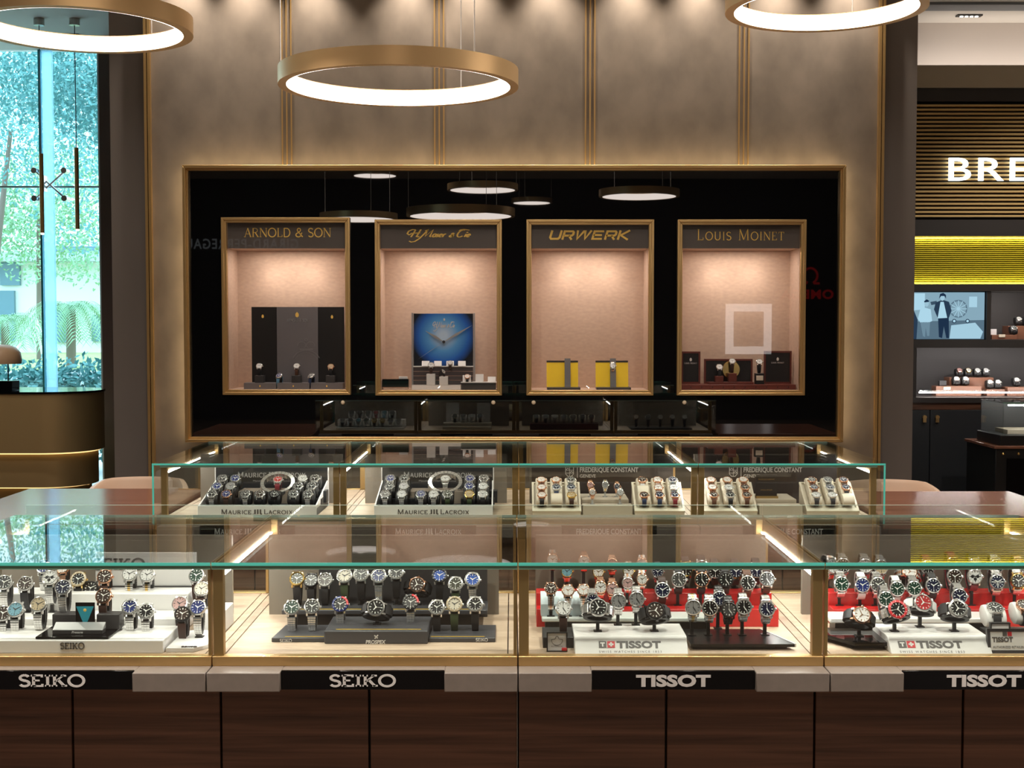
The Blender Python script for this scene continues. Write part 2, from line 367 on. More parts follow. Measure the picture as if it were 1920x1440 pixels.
part('frame', b, BRASS, pan, 'brass outer frame', bevel=.004)
b = MB()
for (x0, x1, z0, z1) in ((FX0 + .004, FX1 - .004, FZ1 - .014, FZ1 - .004), (FX0 + .004, FX0 + .014, FZ0 + .01, FZ1 - .014), (FX1 - .014, FX1 - .004, FZ0 + .01, FZ1 - .014)):
    b.box(x0, x1, PNY - .008, PNY + .03, z0, z1)
part('led_strip', b, emis('halo_led', (1, .74, .40), 9), pan, 'warm light strip behind the frame')
for px in (643, 925, 1000.5, 1283):
    p = PY(px, 754.5, PNY); part('stud', MB().lathe([(.0, -.018), (.010, -.016), (.014, -.008), (.010, 0)], (p.x, PNY, p.z), 16, 0, 'y'), mat('pearl_stud', (.80, .66, .48), .25), pan, 'pale brass stud')
for px in (650, 935, 1220):
    pass
NIN = []
NLAB = ('the first from the left, with a folding charcoal display', 'the second from the left, with a blue dial poster', 'the third from the left, with two yellow easels', 'the fourth from the left, with red wood stands')
def lettering_for(i):
    if i == 0: return strokes('ARNOLD & SON', .060, .11, .05, .10, gap=.05), 163
    if i == 1: return script_moser(), 121
    if i == 2: return urwerk(), 153
    return strokes('Louis Moinet', .074, .085, .04, .09, small=.76, gap=.13), 162
def script_moser():
    """slanted pen script drawn as strokes: H. Moser & Cie"""
    h = .050; mb = MB(); amp = [[(x * .52 + 4.05, y * .55) for x, y in q] for _, q in GLY['&'][1]]
    st = [[(.28, .0), (.30, .5), (.28, .98)], [(.28, .98), (-.05, 1.0), (-.32, .78), (-.30, .45), (-.05, .30), (.10, .42)], [(.80, .02), (.80, 1.02)], [(.02, .50), (.95, .56)], arc(1.0, .04, .035, .035, 0, 360, 8),
          [(.35, -.52), (.62, -.66), (.95, -.58), (1.22, -.20), (1.40, .40), (1.52, .98)], [(1.30, .84), (1.52, .98), (1.66, .10), (2.06, .98), (2.12, .10), (2.28, .02)], arc(2.52, .22, .15, .21, 0, 360, 16),
          [(2.90, .40), (2.80, .38), (2.77, .30), (2.90, .17), (2.86, .04), (2.72, .03)], [(3.02, .22), (3.28, .26)] + arc(3.15, .22, .14, .20, 20, 320, 14), [(3.42, .42), (3.42, .0)], [(3.42, .28), (3.52, .42), (3.62, .40)]] + amp + \
         [[(4.72, .80), (4.80, .98), (5.10, 1.03), (5.70, .92)], arc(5.10, .47, .34, .47, 65, 320, 18), [(5.62, .42), (5.62, .02)], arc(5.63, .62, .03, .03, 0, 360, 8), [(5.80, .22), (6.06, .26)] + arc(5.93, .22, .14, .20, 20, 330, 14)]
    for q in st: ribbon(mb, [((x * .62 + .30 * y) * h, y * h) for x, y in q], .0052, -.0012, .0008)
    xs = [v[0] for v in mb.v]; c = (min(xs) + max(xs)) / 2; mb.v = [(v[0] - c, v[1], v[2]) for v in mb.v]
    return mb
def urwerk():
    """wide slanted capitals"""
    g = {'U': [[(0, 1), (0, .25), (.12, .1), (.78, .1), (.9, .25), (.9, 1)]], 'R': [[(0, 0), (0, .9), (.78, .9), (.88, .8), (.88, .56), (.78, .44), (0, .44)], [(.5, .44), (.88, 0)]],
         'W': [[(0, 1), (.16, .08), (.6, .9), (.74, .9), (.9, .08), (1.3, 1)]], 'E': [[(.9, .9), (0, .9), (0, .1), (.9, .1)], [(0, .5), (.8, .5)]], 'K': [[(0, 0), (0, 1)], [(.9, 1), (.15, .48), (.95, 0)]]}
    mb = MB(); x = 0
    for ch in 'URWERK':
        for pts in g[ch]: ribbon(mb, [((x + p[0] + .28 * p[1]) * .062, p[1] * .062) for p in pts], .013, -.0012, .0008)
        x += 1.62 if ch == 'W' else 1.22
    return mb
for i in range(4):
    x0, x1, z0, z1 = nrect(i); w = .034
    t = thing('display_niche', 'lit pink wall niche, ' + NLAB[i], 'niche', ((x0 + x1) / 2, PNY, z0), 'niches in the black panel')
    b = MB(); frame(b, x0, x1, z0, z1, .018, PNY - .028, PNY + .01); frame(b, x0 + .014, x1 - .014, z0 + .014, z1 - .014, w - .014, PNY - .016, PNY + .02)
    part('frame', b, BRASS, t, 'brass frame', bevel=.003)
    ix0, ix1, iz0, iz1 = x0 + w, x1 - w, z0 + w, z1 - w; D = .33; hz = PY(960, 465, PNY).z
    b = MB(); e = .03
    b.box(ix0 - e, ix1 + e, PNY + D, PNY + D + .02, iz0 - e, iz1 + e); b.box(ix0 - e, ix0, PNY + .02, PNY + D, iz0 - e, iz1 + e); b.box(ix1, ix1 + e, PNY + .02, PNY + D, iz0 - e, iz1 + e)
    b.box(ix0, ix1, PNY + .02, PNY + D, iz0 - e, iz0); b.box(ix0, ix1, PNY + .06, PNY + D, hz, hz + .02)
    part('lining', b, NICHE, t, 'blush fabric lining')
    hd = part('header', MB().box(ix0, ix1, PNY + .03, PNY + .05, hz, iz1), HEADER, t, 'taupe header board')
    lt, wpx = lettering_for(i); px = (x0 + x1) / 2
    place(lt, (px + (.0 if i else .005), PNY + .028, PY(960, (444, 444, 449, 450)[i], PNY).z), wpx / FPX * PNY)
    part('lettering', lt, GOLDT, hd, 'gold lettering')
    part('pane', MB().box(ix0, ix1, PNY + .006, PNY + .014, iz0, iz1), PANE, t, 'clear front pane')
    lamp('AREA', 'niche_light', ((x0 + x1) / 2, PNY + .15, hz - .003), 3.0, (1, .87, .76), ((x0 + x1) / 2, PNY + .15, z0), size=.5, size_y=.03)
    for k in (-1, 1): lamp('SPOT', 'niche_spot', ((x0 + x1) / 2 + k * .14, PNY + .22, hz - .004), 3.6, (1, .87, .76), ((x0 + x1) / 2 + k * .13, PNY + .26, z0), spot=100, blend=1, rad=.02)
    NIN.append((ix0, ix1, iz0, iz1, t))
# ================================================================ COUNTER ISLANDS
ZD, ZT = .780, 1.030; LT = .758; LB = .709   # ledge top and bottom                                   # deck and top of the glass
FYF, FYB = 3.397, 4.252; RYF, RYB = 5.829, 6.916
def tissot_letters(h, b=.045):
    return sans('TISSOT', h, b, 0, 1.02)
def seiko_letters(h): return strokes('SEIKO', h, .17, .13, .16, gap=.06, wide=1.12)
def counter(x0, x1, yf, yb, label, fsign, rsign, group, ends=(0, 0), bars=(1, 1), pws=(.026, .026), mid=None, up=0):
    xc = (x0 + x1) / 2; t = thing('display_counter', label, 'counter', (xc, (yf + yb) / 2, 0), group); g = .0015
    ym = mid or (yf + yb) / 2
    part('base', MB().box(x0 + g, x1 - g, yf + .13, yb - .13, 0, LB), BLACK, t)
    for s, (y0, y1) in (('f', (yf + .10, yf + .13)), ('r', (yb - .13, yb - .10))):
        for k in range(2):
            a = x0 + .003 + k * (xc - x0); part('door', MB().box(a, a + (xc - x0) - .006, y0, y1, .03, LB - .006), WALNUT, t, 'walnut door', bevel=.0015)
    for s, yo, yi, sg in ((-1, yf - .068, yf + .06, fsign), (1, yb + .068, yb - .06, rsign)):
        ya, yb2 = min(yo, yi), max(yo, yi); pw = .2105 if sg else 0
        b = MB()
        if pw: b.box(x0 + g, xc - pw, ya, yb2, LB, LT); b.box(xc + pw, x1 - g, ya, yb2, LB, LT); b.box(xc - pw, xc + pw, min(yo - s * .026, yi), max(yo - s * .026, yi), LB, LT)
        else: b.box(x0 + g, x1 - g, ya, yb2, LB, LT)
        part('ledge', b, STONE, t, 'taupe ledge', bevel=.002)
        if sg:
            lt, wd, zb = sg; ysgn = yo - s * .017
            p = part('name_plate', MB().box(xc - pw + .001, xc + pw - .001, min(ysgn, ysgn - s * .009), max(ysgn, ysgn - s * .009), LB + .0015, LT + .0015), GLOSSBLACK, t, 'black gloss name plate', bevel=.001)
            place(lt, (xc, ysgn - .0005 if s < 0 else ysgn + .0005, zb), wd, 0, 0 if s < 0 else PI)
            part('lettering', lt, SILVERT, p, 'pale lettering')
    for ya in (yf, yb - .03): part('rail', MB().box(x0 + g, x1 - g, ya, ya + .03, LT, .7838), BRASS, t, 'brass rail', bevel=.0015)
    part('deck', MB().box(x0 + .028, x1 - .028, yf + .03, yb - .03, .765, ZD), OAK, t, 'pale oak deck')
    for xa in (x0 + g, x1 - .025): part('deck_border', MB().box(xa, xa + .0235, yf + .03, yb - .03, .765, ZD), OAK, t)
    part('back_panel', MB().box(x0 + .055, x1 - .055, ym - .009, ym + .009, ZD, ZT - .012), PANEL, t, 'taupe panel across the middle')
    for sx in (0, 1):
        pw = pws[sx]; xa = (x0 + .0025) if sx == 0 else (x1 - .0025 - pw)
        for yy in (yf + .012, yb - .038):
            part('post', MB().box(xa, xa + pw, yy, yy + .026,   .7838, ZT - .010), BRASSD, t, 'brass post', bevel=.001)
        if not bars[sx]: continue
        xb = x0 + .003 if sx == 0 else x1 - .008
        lb = part('light_bar', MB().box(xb, xb + .005, yf + .04, yb - .04, ZT - .052, ZT - .0095), BRASSD, t, 'brass light bar under the glass')
        xl = x0 + .008 if sx == 0 else x1 - .0135
        part('led_strip', MB().box(xl, xl + .0055, yf + .05, yb - .05, ZT - .052, ZT - .0476), LED, lb, 'white light strip')
    x0e, x1e = x0 - .035 * ends[0] + g, x1 + .035 * ends[1] - g
    p = part('top_glass', MB().box(x0e, x1e, yf + .0005, yb - .0005, ZT - .008, ZT), GLASS, t, 'clear glass top')
    part('glass_edge', MB().box(x0e, x1e, yf - .0012, yf + .0004, ZT - .008, ZT), TEAL, p, 'green polished edge'); part('glass_edge', MB().box(x0e, x1e, yb - .0004, yb + .0008, ZT - .008, ZT), EDGEP, p, 'pale polished edge')
    p = part('front_glass', MB().box(x0 + g, x1 - g, yf + .0015, yf + .008,   .7840, ZT - .0085), GLASS, t, 'clear front pane')
    part('glass_joint', MB().box(x0 + g, x1 - g, yf + .0012, yf + .0085, ZT - .018, ZT - .0085), TEALD, p, 'green joint line')
    p = part('rear_glass', MB().box(x0 + g, x1 - g, yb + .002, yb + .008, .7840, ZT - .0085 if not up else ZT + up), GLASS, t, 'clear rear pane')
    if up: part('glass_edge', MB().box(x0 + g, x1 - g, yb + .002, yb + .008, ZT + up + .0002, ZT + up + .001), EDGEP, p, 'pale polished edge')
    for sx, e in ((0, ends[0]), (1, ends[1])):
        if not e: continue
        xa = x0e if sx == 0 else x1e - .008
        p = part('end_glass', MB().box(xa, xa + .008, yf + .0005, yb - .0005, .76, ZT - .0085), GLASS, t, 'clear end pane')
        part('glass_edge', MB().box(xa, xa + .008, yf - .0012, yf + .0004, .76, ZT - .0085), TEAL, p, 'green polished edge')
    return t
W = .798; FX = .0155; RX = .030
def ml_letters(h):
    mb = MB(); l = strokes('Maurice', h, .15, .12, 0, small=.80, gap=.08); r = strokes('Lacroix', h, .15, .12, 0, small=.80, gap=.08)
    wl_ = max(v[0] for v in l.v); wr = max(v[0] for v in r.v); gp = h * 1.0
    for src, dx in ((l, -wl_ - gp), (r, wr + gp)): mb.add([(v[0] + dx, v[1], v[2]) for v in src.v], src.f)
    for k in (-.42, 0, .42): ribbon(mb, [(k * h, h * (.98 if k > -.4 else .95)), (k * h, h * .02)] if k < .4 else [(k * h, h * .98), (k * h, h * .15), (k * h + .1 * h, .04 * h), (k * h + .25 * h, .04 * h)], .24 * h, -.0012, .0008)
    ribbon(mb, [(-.42 * h, .2 * h), (-.6 * h, .04 * h), (-.8 * h, .04 * h)], .08 * h, -.0012, .0008)
    return mb
def fc_letters(h): return sans('FREDERIQUE CONSTANT', h, .02, 0, 1.0)
flabs = ('walnut counter at the far left of the front row, white watch trays inside', 'walnut counter, second of the front row, black stepped watch display inside', 'walnut counter, third of the front row, red risers and white block inside', 'walnut counter at the far right of the front row, black framed card inside')
fs = [(seiko_letters(.030), .171, .719), (seiko_letters(.030), .171, .719), (tissot_letters(.028), .192, .720), (tissot_letters(.028), .192, .720)]
for i in range(4):
    counter(FX + (i - 2) * W, FX + (i - 1) * W, FYF, FYB, flabs[i], fs[i], None, 'front row of glass counters', (1 if i == 0 else 0, 1 if i == 3 else 0), ((1, 1), (1, 0), (0, 1), (1, 1))[i], ((.026, .009), (.026, .009), (.026, .026), (.009, .026))[i], 3.92, .031)
rlabs = ('rear glass counter at the left end, white tray with red watch ring', 'rear glass counter, second from left, white tray with steel ring', 'rear glass counter, third from left, two cream trays and bracelet stands', 'rear glass counter at the right end, cream trays and small dark sign')
rs = [(ml_letters(.026), .29, .722), (ml_letters(.026), .29, .722), (fc_letters(.024), .29, .722), (fc_letters(.024), .29, .722)]
rr = ['DOXA', 'JUNGHANS', 'BREMONT', 'NOMOS']
for i in range(4):
    counter(RX + (i - 2) * W, RX + (i - 1) * W, RYF, RYB, rlabs[i], rs[i], (sans(rr[i], .024, .012, 0, 1.25), (.13, .19, .17, .16)[i], .722), 'rear row of glass counters', (1 if i == 0 else 0, 1 if i == 3 else 0), ((1, 1), (1, 0), (0, 1), (1, 1))[i])
# ================================================================ RING LAMPS
def ring_lamp(cx, cy, cz, dia, h, label, cords=(35, 155, 275), w=.038):
    t = thing('ring_pendant_lamp', label, 'pendant lamp', (cx, cy, cz), 'ring pendant lamps'); r = dia / 2; ri = r - w
    part('ring', MB().lathe([(r, 0), (r, h), (ri + .006, h), (ri + .006, h - .004), (r - .005, h - .004), (r - .005, .004), (ri + .004, .004), (ri + .004, 0)], (cx, cy, cz), 96, 0, 'z', True), RINGBRASS, t, 'brushed brass ring')
    part('diffuser', MB().lathe([(ri + .0035, .001), (ri + .0035, h - .005), (ri, h - .005), (ri - .001, .001)], (cx, cy, cz), 96, 0, 'z', True), RINGLED, t, 'glowing white inner band')
    for a in cords:
        a = math.radians(a); p = (cx + (r - .012) * math.cos(a), cy + (r - .012) * math.sin(a))
        part('cord', MB().tube([(p[0], p[1], cz + h), (p[0], p[1], CEIL)], .0022, 6), mat('cord', (.55, .52, .48), .5), t, 'thin suspension cord')
    
    return t
def ring_at(px, py, Y, wpx, label, cords):
    c = PY(px, py, Y); return ring_lamp(c.x, Y, c.z, wpx / FPX * Y, 32 / FPX * Y * 1.0, label, cords)
ring_at(748, 164, 5.51, 444, 'brass ring lamp hanging at the centre, whole ring in view', (185, 60, 312))
ring_at(152, 59, 4.64, 405, 'brass ring lamp hanging in front of the window, cut by the left edge', (200, 65, 320))
ring_at(1548, 20, 5.10, 368, 'brass ring lamp at upper right, cut by the top edge', (235, 60, 330))
# further rings of the same kind over the front of the shop (seen mirrored in the black panel)
for px, py, Yv, d in ((703, 330, 20, .70), (905, 357, 15, .80), (997, 381, 20, .62)):
    p = PY(px, py, Yv); yy = 2 * PNY - Yv
    ring_lamp(p.x, yy, p.z, d, .07, {703: 'leftmost', 905: 'middle', 997: 'rightmost'}[px] + ' of the small brass ring lamps mirrored in the black panel', (10, 130, 250))
# ================================================================ TABLES AND CHAIRS
ftz = .76
def desk(x0, x1, y0, y1, label):
    t = thing('desk', label, 'desk', ((x0 + x1) / 2, (y0 + y1) / 2, 0), 'rosewood desks beside the rear counters')
    part('tabletop', MB().box(x0, x1, y0, y1, ftz - .035, ftz), REDWOOD, t, 'glossy rosewood top', bevel=.004)
    part('apron', MB().box(x0 + .05, x1 - .05, y0 + .06, y1 - .30, ftz - .12, ftz - .035), DARKMETAL, t)
    for xa in (x0 + .04, x1 - .09):
        for ya in (y0 + .05, y1 - .11): part('leg', MB().box(xa, xa + .05, ya, ya + .06, 0, ftz - .035), DARKMETAL, t)
desk(PZ(55, 916, ftz).x, RX - 2 * W - .045, 5.9, PZ(55, 916, ftz).y, 'rosewood desk left of the rear counters, mirroring the window')
desk(RX + 2 * W + .045, PZ(1893, 921, ftz).x, 5.9, PZ(1893, 921, ftz).y, 'rosewood desk right of the rear counters')
BEIGE = mat('beige_leather', (.66, .46, .33), .42)
def tub_chair(cx, cy, w, ztop, label):
    t = thing('tub_chair', label, 'chair', (cx, cy, 0), 'beige tub chairs'); r = w / 2; seg = 28
    vs = []; fs = []; A = [math.radians(-35 + 250 * k / seg) for k in range(seg + 1)]
    for a in A:
        ca, sa = math.cos(a), math.sin(a); e = min(1, max(0, (sa + .58) / 1.2)); zt = .60 + (ztop - .60) * (e ** .8)
        for rr_, z in ((r - .075, .40), (r - .055, zt - .02), (r - .040, zt), (r - .012, zt - .005), (r, zt - .03), (r - .03, .34)): vs.append((cx + rr_ * ca, cy + rr_ * sa * .95, z))
    for k in range(seg):
        for j in range(6): fs.append((k * 6 + j, (k + 1) * 6 + j, (k + 1) * 6 + (j + 1) % 6, k * 6 + (j + 1) % 6))
    fs += [tuple(range(6)), tuple(seg * 6 + j for j in reversed(range(6)))]
    part('backrest', MB().add(vs, fs, 0, True), BEIGE, t, 'curved beige leather back')
    part('seat', MB().lathe([(0, .36), (r - .09, .36), (r - .075, .40), (r - .09, .45), (r - .14, .47), (0, .475)], (cx, cy, 0), 28), BEIGE, t)
    for a in (45, 135, 225, 315):
        a = math.radians(a); part('leg', MB().tube([(cx + .17 * math.cos(a), cy + .17 * math.sin(a), .36), (cx + .23 * math.cos(a), cy + .23 * math.sin(a), 0)], [.018, .011], 10), DARKMETAL, t)
c = PY(279, 892, 7.62); tub_chair(c.x, 7.34, .60, c.z, 'beige leather tub chair tucked behind the left desk')
c = PY(1650, 897, 7.62); tub_chair(c.x, 7.34, .60, c.z, 'beige leather tub chair tucked behind the right desk')
# ================================================================ LEFT: RECEPTION COUNTER, WINDOW, PENDANTS
RY = 10.3; DRUM = mat('brown_brass', (.52, .36, .17), .55, .7)
def rrect(x0, x1, y0, y1, r):
    o = []
    for cx, cy, a in ((x1 - r, y0 + r, -90), (x1 - r, y1 - r, 0), (x0 + r, y1 - r, 90), (x0 + r, y0 + r, 180)): o += arc(cx, cy, r, r, a, a + 90, 10)
    return o
rx1 = PY(195, 800, RY + .46).x; rz = PY(90, 739, RY).z; rzb = PY(90, 850, RY).z; rzc = PY(90, 916, RY).z
t = thing('reception_counter', 'curved brass counter with black top in front of the window', 'counter', (rx1 - 1.3, RY + .4, 0))
part('upper_drum', MB().prism(rrect(rx1 - 2.6, rx1, RY, RY + .8, .38), rzb, rz, 'z', 0, True), DRUM, t, 'brass upper band')
part('lower_drum', MB().prism(rrect(rx1 - 2.56, rx1 - .05, RY + .06, RY + .76, .34), rzc, rzb, 'z', 0, True), DRUM, t, 'brass lower band')
part('plinth', MB().prism(rrect(rx1 - 2.50, rx1 - .1, RY + .14, RY + .7, .3), 0, rzc, 'z', 0, True), BRASSD, t)
part('worktop', MB().prism(rrect(rx1 - 2.61, rx1 + .012, RY - .012, RY + .812, .39), rz, rz + .016, 'z', 0, True), GLOSSBLACK, t, 'black gloss top')
for z, e in ((rzb - .012, .05), (rzc - .012, .12)):
    p = rrect(rx1 - 2.6 + e - .02, rx1 - e + .02, RY + e - .02, RY + .8 - e + .02, .34); q = rrect(rx1 - 2.6 + e, rx1 - e, RY + e, RY + .8 - e, .33); m_ = len(p); b = MB()
    b.add([(v[0], v[1], z) for v in p] + [(v[0], v[1], z) for v in q] + [(v[0], v[1], z + .01) for v in p] + [(v[0], v[1], z + .01) for v in q], [f for k in range(m_) for f in ((k, (k + 1) % m_, m_ + (k + 1) % m_, m_ + k), (2 * m_ + k, 3 * m_ + k, 3 * m_ + (k + 1) % m_, 2 * m_ + (k + 1) % m_), (k, 2 * m_ + k, 2 * m_ + (k + 1) % m_, (k + 1) % m_), (m_ + k, m_ + (k + 1) % m_, 3 * m_ + (k + 1) % m_, 3 * m_ + k))])
    part('led_strip', b, WARMLED, t, 'warm light strip under the band')
# leather dome on a rod
p0 = PY(16, 738, RY + .25)
t = thing('display_stand', 'tan leather dome on a thin rod and black box base, left counter', 'display stand', (p0.x - .05, RY + .25, rz + .016))
bx = p0.x - .05
part('base', MB().box(bx - .13, bx + .11, RY + .17, RY + .33, rz + .016, rz + .096), GLOSSBLACK, t, bevel=.003)
part('rod', MB().cyl((bx + .05, RY + .25, rz + .09), .005, .26), BLACK, t)
part('dome', MB().lathe([(.150, .0), (.155, .03), (.145, .09), (.11, .13), (.06, .150), (0, .155)], (bx, RY + .25, PY(16, 682, RY + .25).z), 32), SKINLEATHER, t, 'tan leather dome')
# bar pendants
for px, y0, y1, yc, lab in ((77, 288, 437, 50, 'slim brass bar pendant left of the other, before the window fin'), (143, 277, 430, 44, 'slim brass bar pendant right of the other, before the window')):
    p = PY(px, y0, 10.8); q = PY(px, y1, 10.8)
    t = thing('bar_pendant', lab, 'pendant lamp', (p.x, 10.8, q.z), 'bar pendants by the window')
    part('tube', MB().cyl((p.x, 10.8, q.z), .017, p.z - q.z), BRASSD, t, 'brass tube'); part('cord', MB().tube([(p.x, 10.8, p.z), (p.x, 10.8, CEIL - .03)], .004, 6), BLACK, t, 'black cord')
    part('canopy', MB().cyl((p.x, 10.8, CEIL - .055), .042, .055), mat('nickel', (.45, .42, .38), .35, .7), t); part('bulb', MB().cyl((p.x, 10.8, q.z - .012), .013, .012), emis('bulb', (1, .9, .75), 5), t)
# window
def wx(px): return PY(px, 400, 12.0).x
def frosted(name, tint):
    m = bpy.data.materials.new(name); m.use_nodes = True; n = m.node_tree.nodes; l = m.node_tree.links; n.clear(); o = n.new('ShaderNodeOutputMaterial'); x = n.new('ShaderNodeMixShader'); tr = n.new('ShaderNodeBsdfTransparent'); tl = n.new('ShaderNodeBsdfTranslucent')
    tr.inputs['Color'].default_value = (*tint, 1); tl.inputs['Color'].default_value = (*tint, 1); x.inputs['Fac'].default_value = .45; l.new(tr.outputs[0], x.inputs[1]); l.new(tl.outputs[0], x.inputs[2]); l.new(x.outputs[0], o.inputs['Surface']); return m
win = thing('window_1', 'tall glass shopfront looking out on trees', 'window', (wx(90), 12.0, 0)); win['kind'] = 'structure'
zj = PY(90, 350, 12.0).z; x_l = -7.8
for a, c_ in ((x_l, wx(76)), (wx(76) + .006, WNX - .03)):
    for z0, z1 in ((0, zj - .006), (zj + .006, CEIL)): part('pane', MB().box(a, c_ - .006, 12.02, 12.035, z0, z1), WINGLASS, win)
part('fin', MB().box(wx(79), wx(97), 12.05, 12.09, 0, CEIL), frosted('pale_fin', (.64, .80, .90)), win, 'pale glass fin behind the joint')
part('joint', MB().box(wx(75), wx(78.5), 12.0, 12.05, 0, CEIL), mat('teal_joint', (.02, .25, .28), .2), win); part('joint', MB().box(x_l, WNX - .03, 12.01, 12.04, zj - .008, zj + .008), mat('pale_joint', (.45, .62, .70), .3), win)
part('jamb', MB().box(WNX - .035, WNX + .02, 11.95, 12.12, 0, CEIL), mat('pale_frame', (.55, .60, .64), .4), win)
for dx, dz in ((-1, 1), (1, 1), (-1, -1), (1, -1)):
    o = PY(93, 346, 11.95); p = Vector((o.x + dx * .135, 11.97, o.z + dz * .125))
    part('spider_arm', MB().tube([(o.x, 11.96, o.z), p], .009, 8), STEEL, win, 'steel glass fitting'); part('spider_cap', MB().cyl((p.x, 11.93, p.z), .026, .09, 'y'), STEEL, win)
part('spider_plate', MB().box(wx(88), wx(91), 11.9, 12.05, zj - .05, zj + .09), STEEL, win)
struct('trim_21', MB().box(PY(199, 500, 11.6).x - .012, PY(199, 500, 11.6).x + .10, 11.5, 11.9, 0, CEIL), mat('dark_jamb', (.10, .060, .050), .5))
# ================================================================ OUTSIDE
LEAF = mat('leaf_green', (.13, .34, .33), .6); LEAF2 = mat('pale_leaf', (.26, .44, .26), .6); BARK = mat('bark', (.20, .15, .12), .8)
def leaves(mb, c, rad, n, size, squash=(1, 1, 1)):
    for _ in range(n):
        while 1:
            d = Vector((R_.uniform(-1, 1), R_.uniform(-1, 1), R_.uniform(-1, 1)))
            if d.length < 1: break
        p = Vector(c) + Vector((d.x * squash[0], d.y * squash[1], d.z * squash[2])) * rad
        u = Vector((R_.gauss(0, 1), R_.gauss(0, 1), R_.gauss(0, 1))).normalized(); w = u.orthogonal().normalized(); s = size * R_.uniform(.6, 1.3)
        mb.add([p - u * s, p + w * s * .45, p + u * s, p - w * s * .45], [(0, 1, 2, 3)])
    return mb
def tree(x, y, hz, rad, n, size, label, m, trunk=.07, clusters=9, lean=.0):
    t = thing('tree', label, 'tree', (x, y, .6), 'trees outside the window')
    part('trunk', MB().tube([(x, y, .6), (x + lean * .4, y, hz * .5), (x + lean, y, hz)], [trunk, trunk * .8, trunk * .4], 10), BARK, t)
    b = MB()
    for k in range(clusters):
        a = 2 * PI * k / clusters; q = R_.uniform(.35, .9)
        leaves(b, (x + lean + rad * q * math.cos(a), y + rad * .6 * q * math.sin(a), hz + R_.uniform(-.45, .5) * rad), rad * .55, n // clusters, size)
    part('foliage', b, m, t)
tree(-7.9, 19.6, 4.5, 2.2, 13000, .036, 'leafy tree outside the far left of the window', LEAF, lean=.5)
tree(-4.75, 15.6, 4.2, 1.15, 11000, .034, 'leafy tree outside, filling the right window pane', LEAF)
tree(-9.3, 26, 3.8, 1.6, 6000, .05, 'pale leafy tree behind the window fin, forked trunk', LEAF2, .09)
def palm(x, y, zc, label):
    t = thing('palm_tree', label, 'palm tree', (x, y, .6), 'palm trees outside the window')
    part('trunk', MB().tube([(x, y, .6), (x + .02, y, zc)], [.085, .07], 10), BARK, t); b = MB()
    for k in range(22):
        a = 2 * PI * k / 22 + R_.uniform(-.15, .15); L_ = R_.uniform(.8, 1.1); up = R_.uniform(.3, .9)
        P = [Vector((x + L_ * s * math.cos(a), y + L_ * s * math.sin(a), zc + up * s - (up + .5) * s * s)) for s in (0, .2, .4, .6, .8, 1)]
        for i in range(5):
            for q in range(5):
                p = P[i].lerp(P[i + 1], q / 5); dr = (P[i + 1] - P[i]).normalized(); sd = dr.cross(Vector((0, 0, 1))).normalized()
                for sg in (-1, 1): b.add([p, p + sd * sg * .09 + dr * .04, p + sd * sg * .20 + dr * .14 - Vector((0, 0, .07)), p + sd * sg * .08 + dr * .055], [(0, 1, 2, 3)])
    part('fronds', b, LEAF2, t)
p = PY(131, 578, 20.8); palm(p.x, 20.8, p.z, 'small palm outside, right of the window fin'); p = PY(8, 600, 24.2); palm(p.x, 24.2, p.z, 'small palm outside at the left edge of the photo')
p = PY(65, 594, 22.3); t = thing('tree_stake', 'white wooden stakes propping a tree outside the window', 'stakes', (p.x, 22.3, .9))
for dx, dy in ((-.42, -.2), (.45, -.2), (.02, .4)): part('stake', MB().tube([(p.x, 22.3, p.z), (p.x + dx, 22.3 + dy, .9)], .025, 6), WHITE, t)
b = MB(); hy = 14.6
for k in range(34): leaves(b, (-7.4 + k * .12, hy + R_.uniform(-.1, .1),   .70 + R_.uniform(-.10, .10)), .42, 420, .045, (.6, .6, 1.35))
o = solo('hedge', b, LEAF, 'low dense hedge outside behind the brass counter', 'hedge', origin=(-5.5, hy, 0)); o['kind'] = 'stuff'
struct('ground', MB().box(-16, 4, 12.2, 17.5, -.2, 0), mat('pale_paving', (.62, .62, .60), .8)); struct('ground_raised', MB().box(-20, 4, 17.5, 40, -.2, .95), mat('lawn', (.42, .50, .20), .9, noise=((6, 6, 6), .25)))
struct('trim_22', MB().box(-20, 4, 17.2, 17.5, 0, 1.02), mat('kerb', (.60, .62, .64), .7))
t = thing('building', 'pale office building across the street, seen through the window', 'building', (-11, 32, 0)); z3 = PY(150, 492, 32).z
part('facade', MB().box(-20, -4, 32, 33, .9, 9), mat('pale_stone', (.72, .72, .72), .8), t); part('cornice', MB().box(-20, -4, 31.3, 32, z3, z3 + .22), mat('grey_cornice', (.40, .44, .48), .7), t)
WGL = mat('dark_window', (.10, .20, .26), .1)
for x0, x1, y0, y1 in ((100, 130, 580, 642), (172, 196, 590, 640), (0, 36, 490, 535), (0, 26, 545, 640), (104, 195, 462, 480)):
    a = PY(x0, y1, 31.9); c_ = PY(x1, y0, 31.9); part('window', MB().box(a.x, c_.x, 31.9, 32.05, a.z, c_.z), WGL, t)
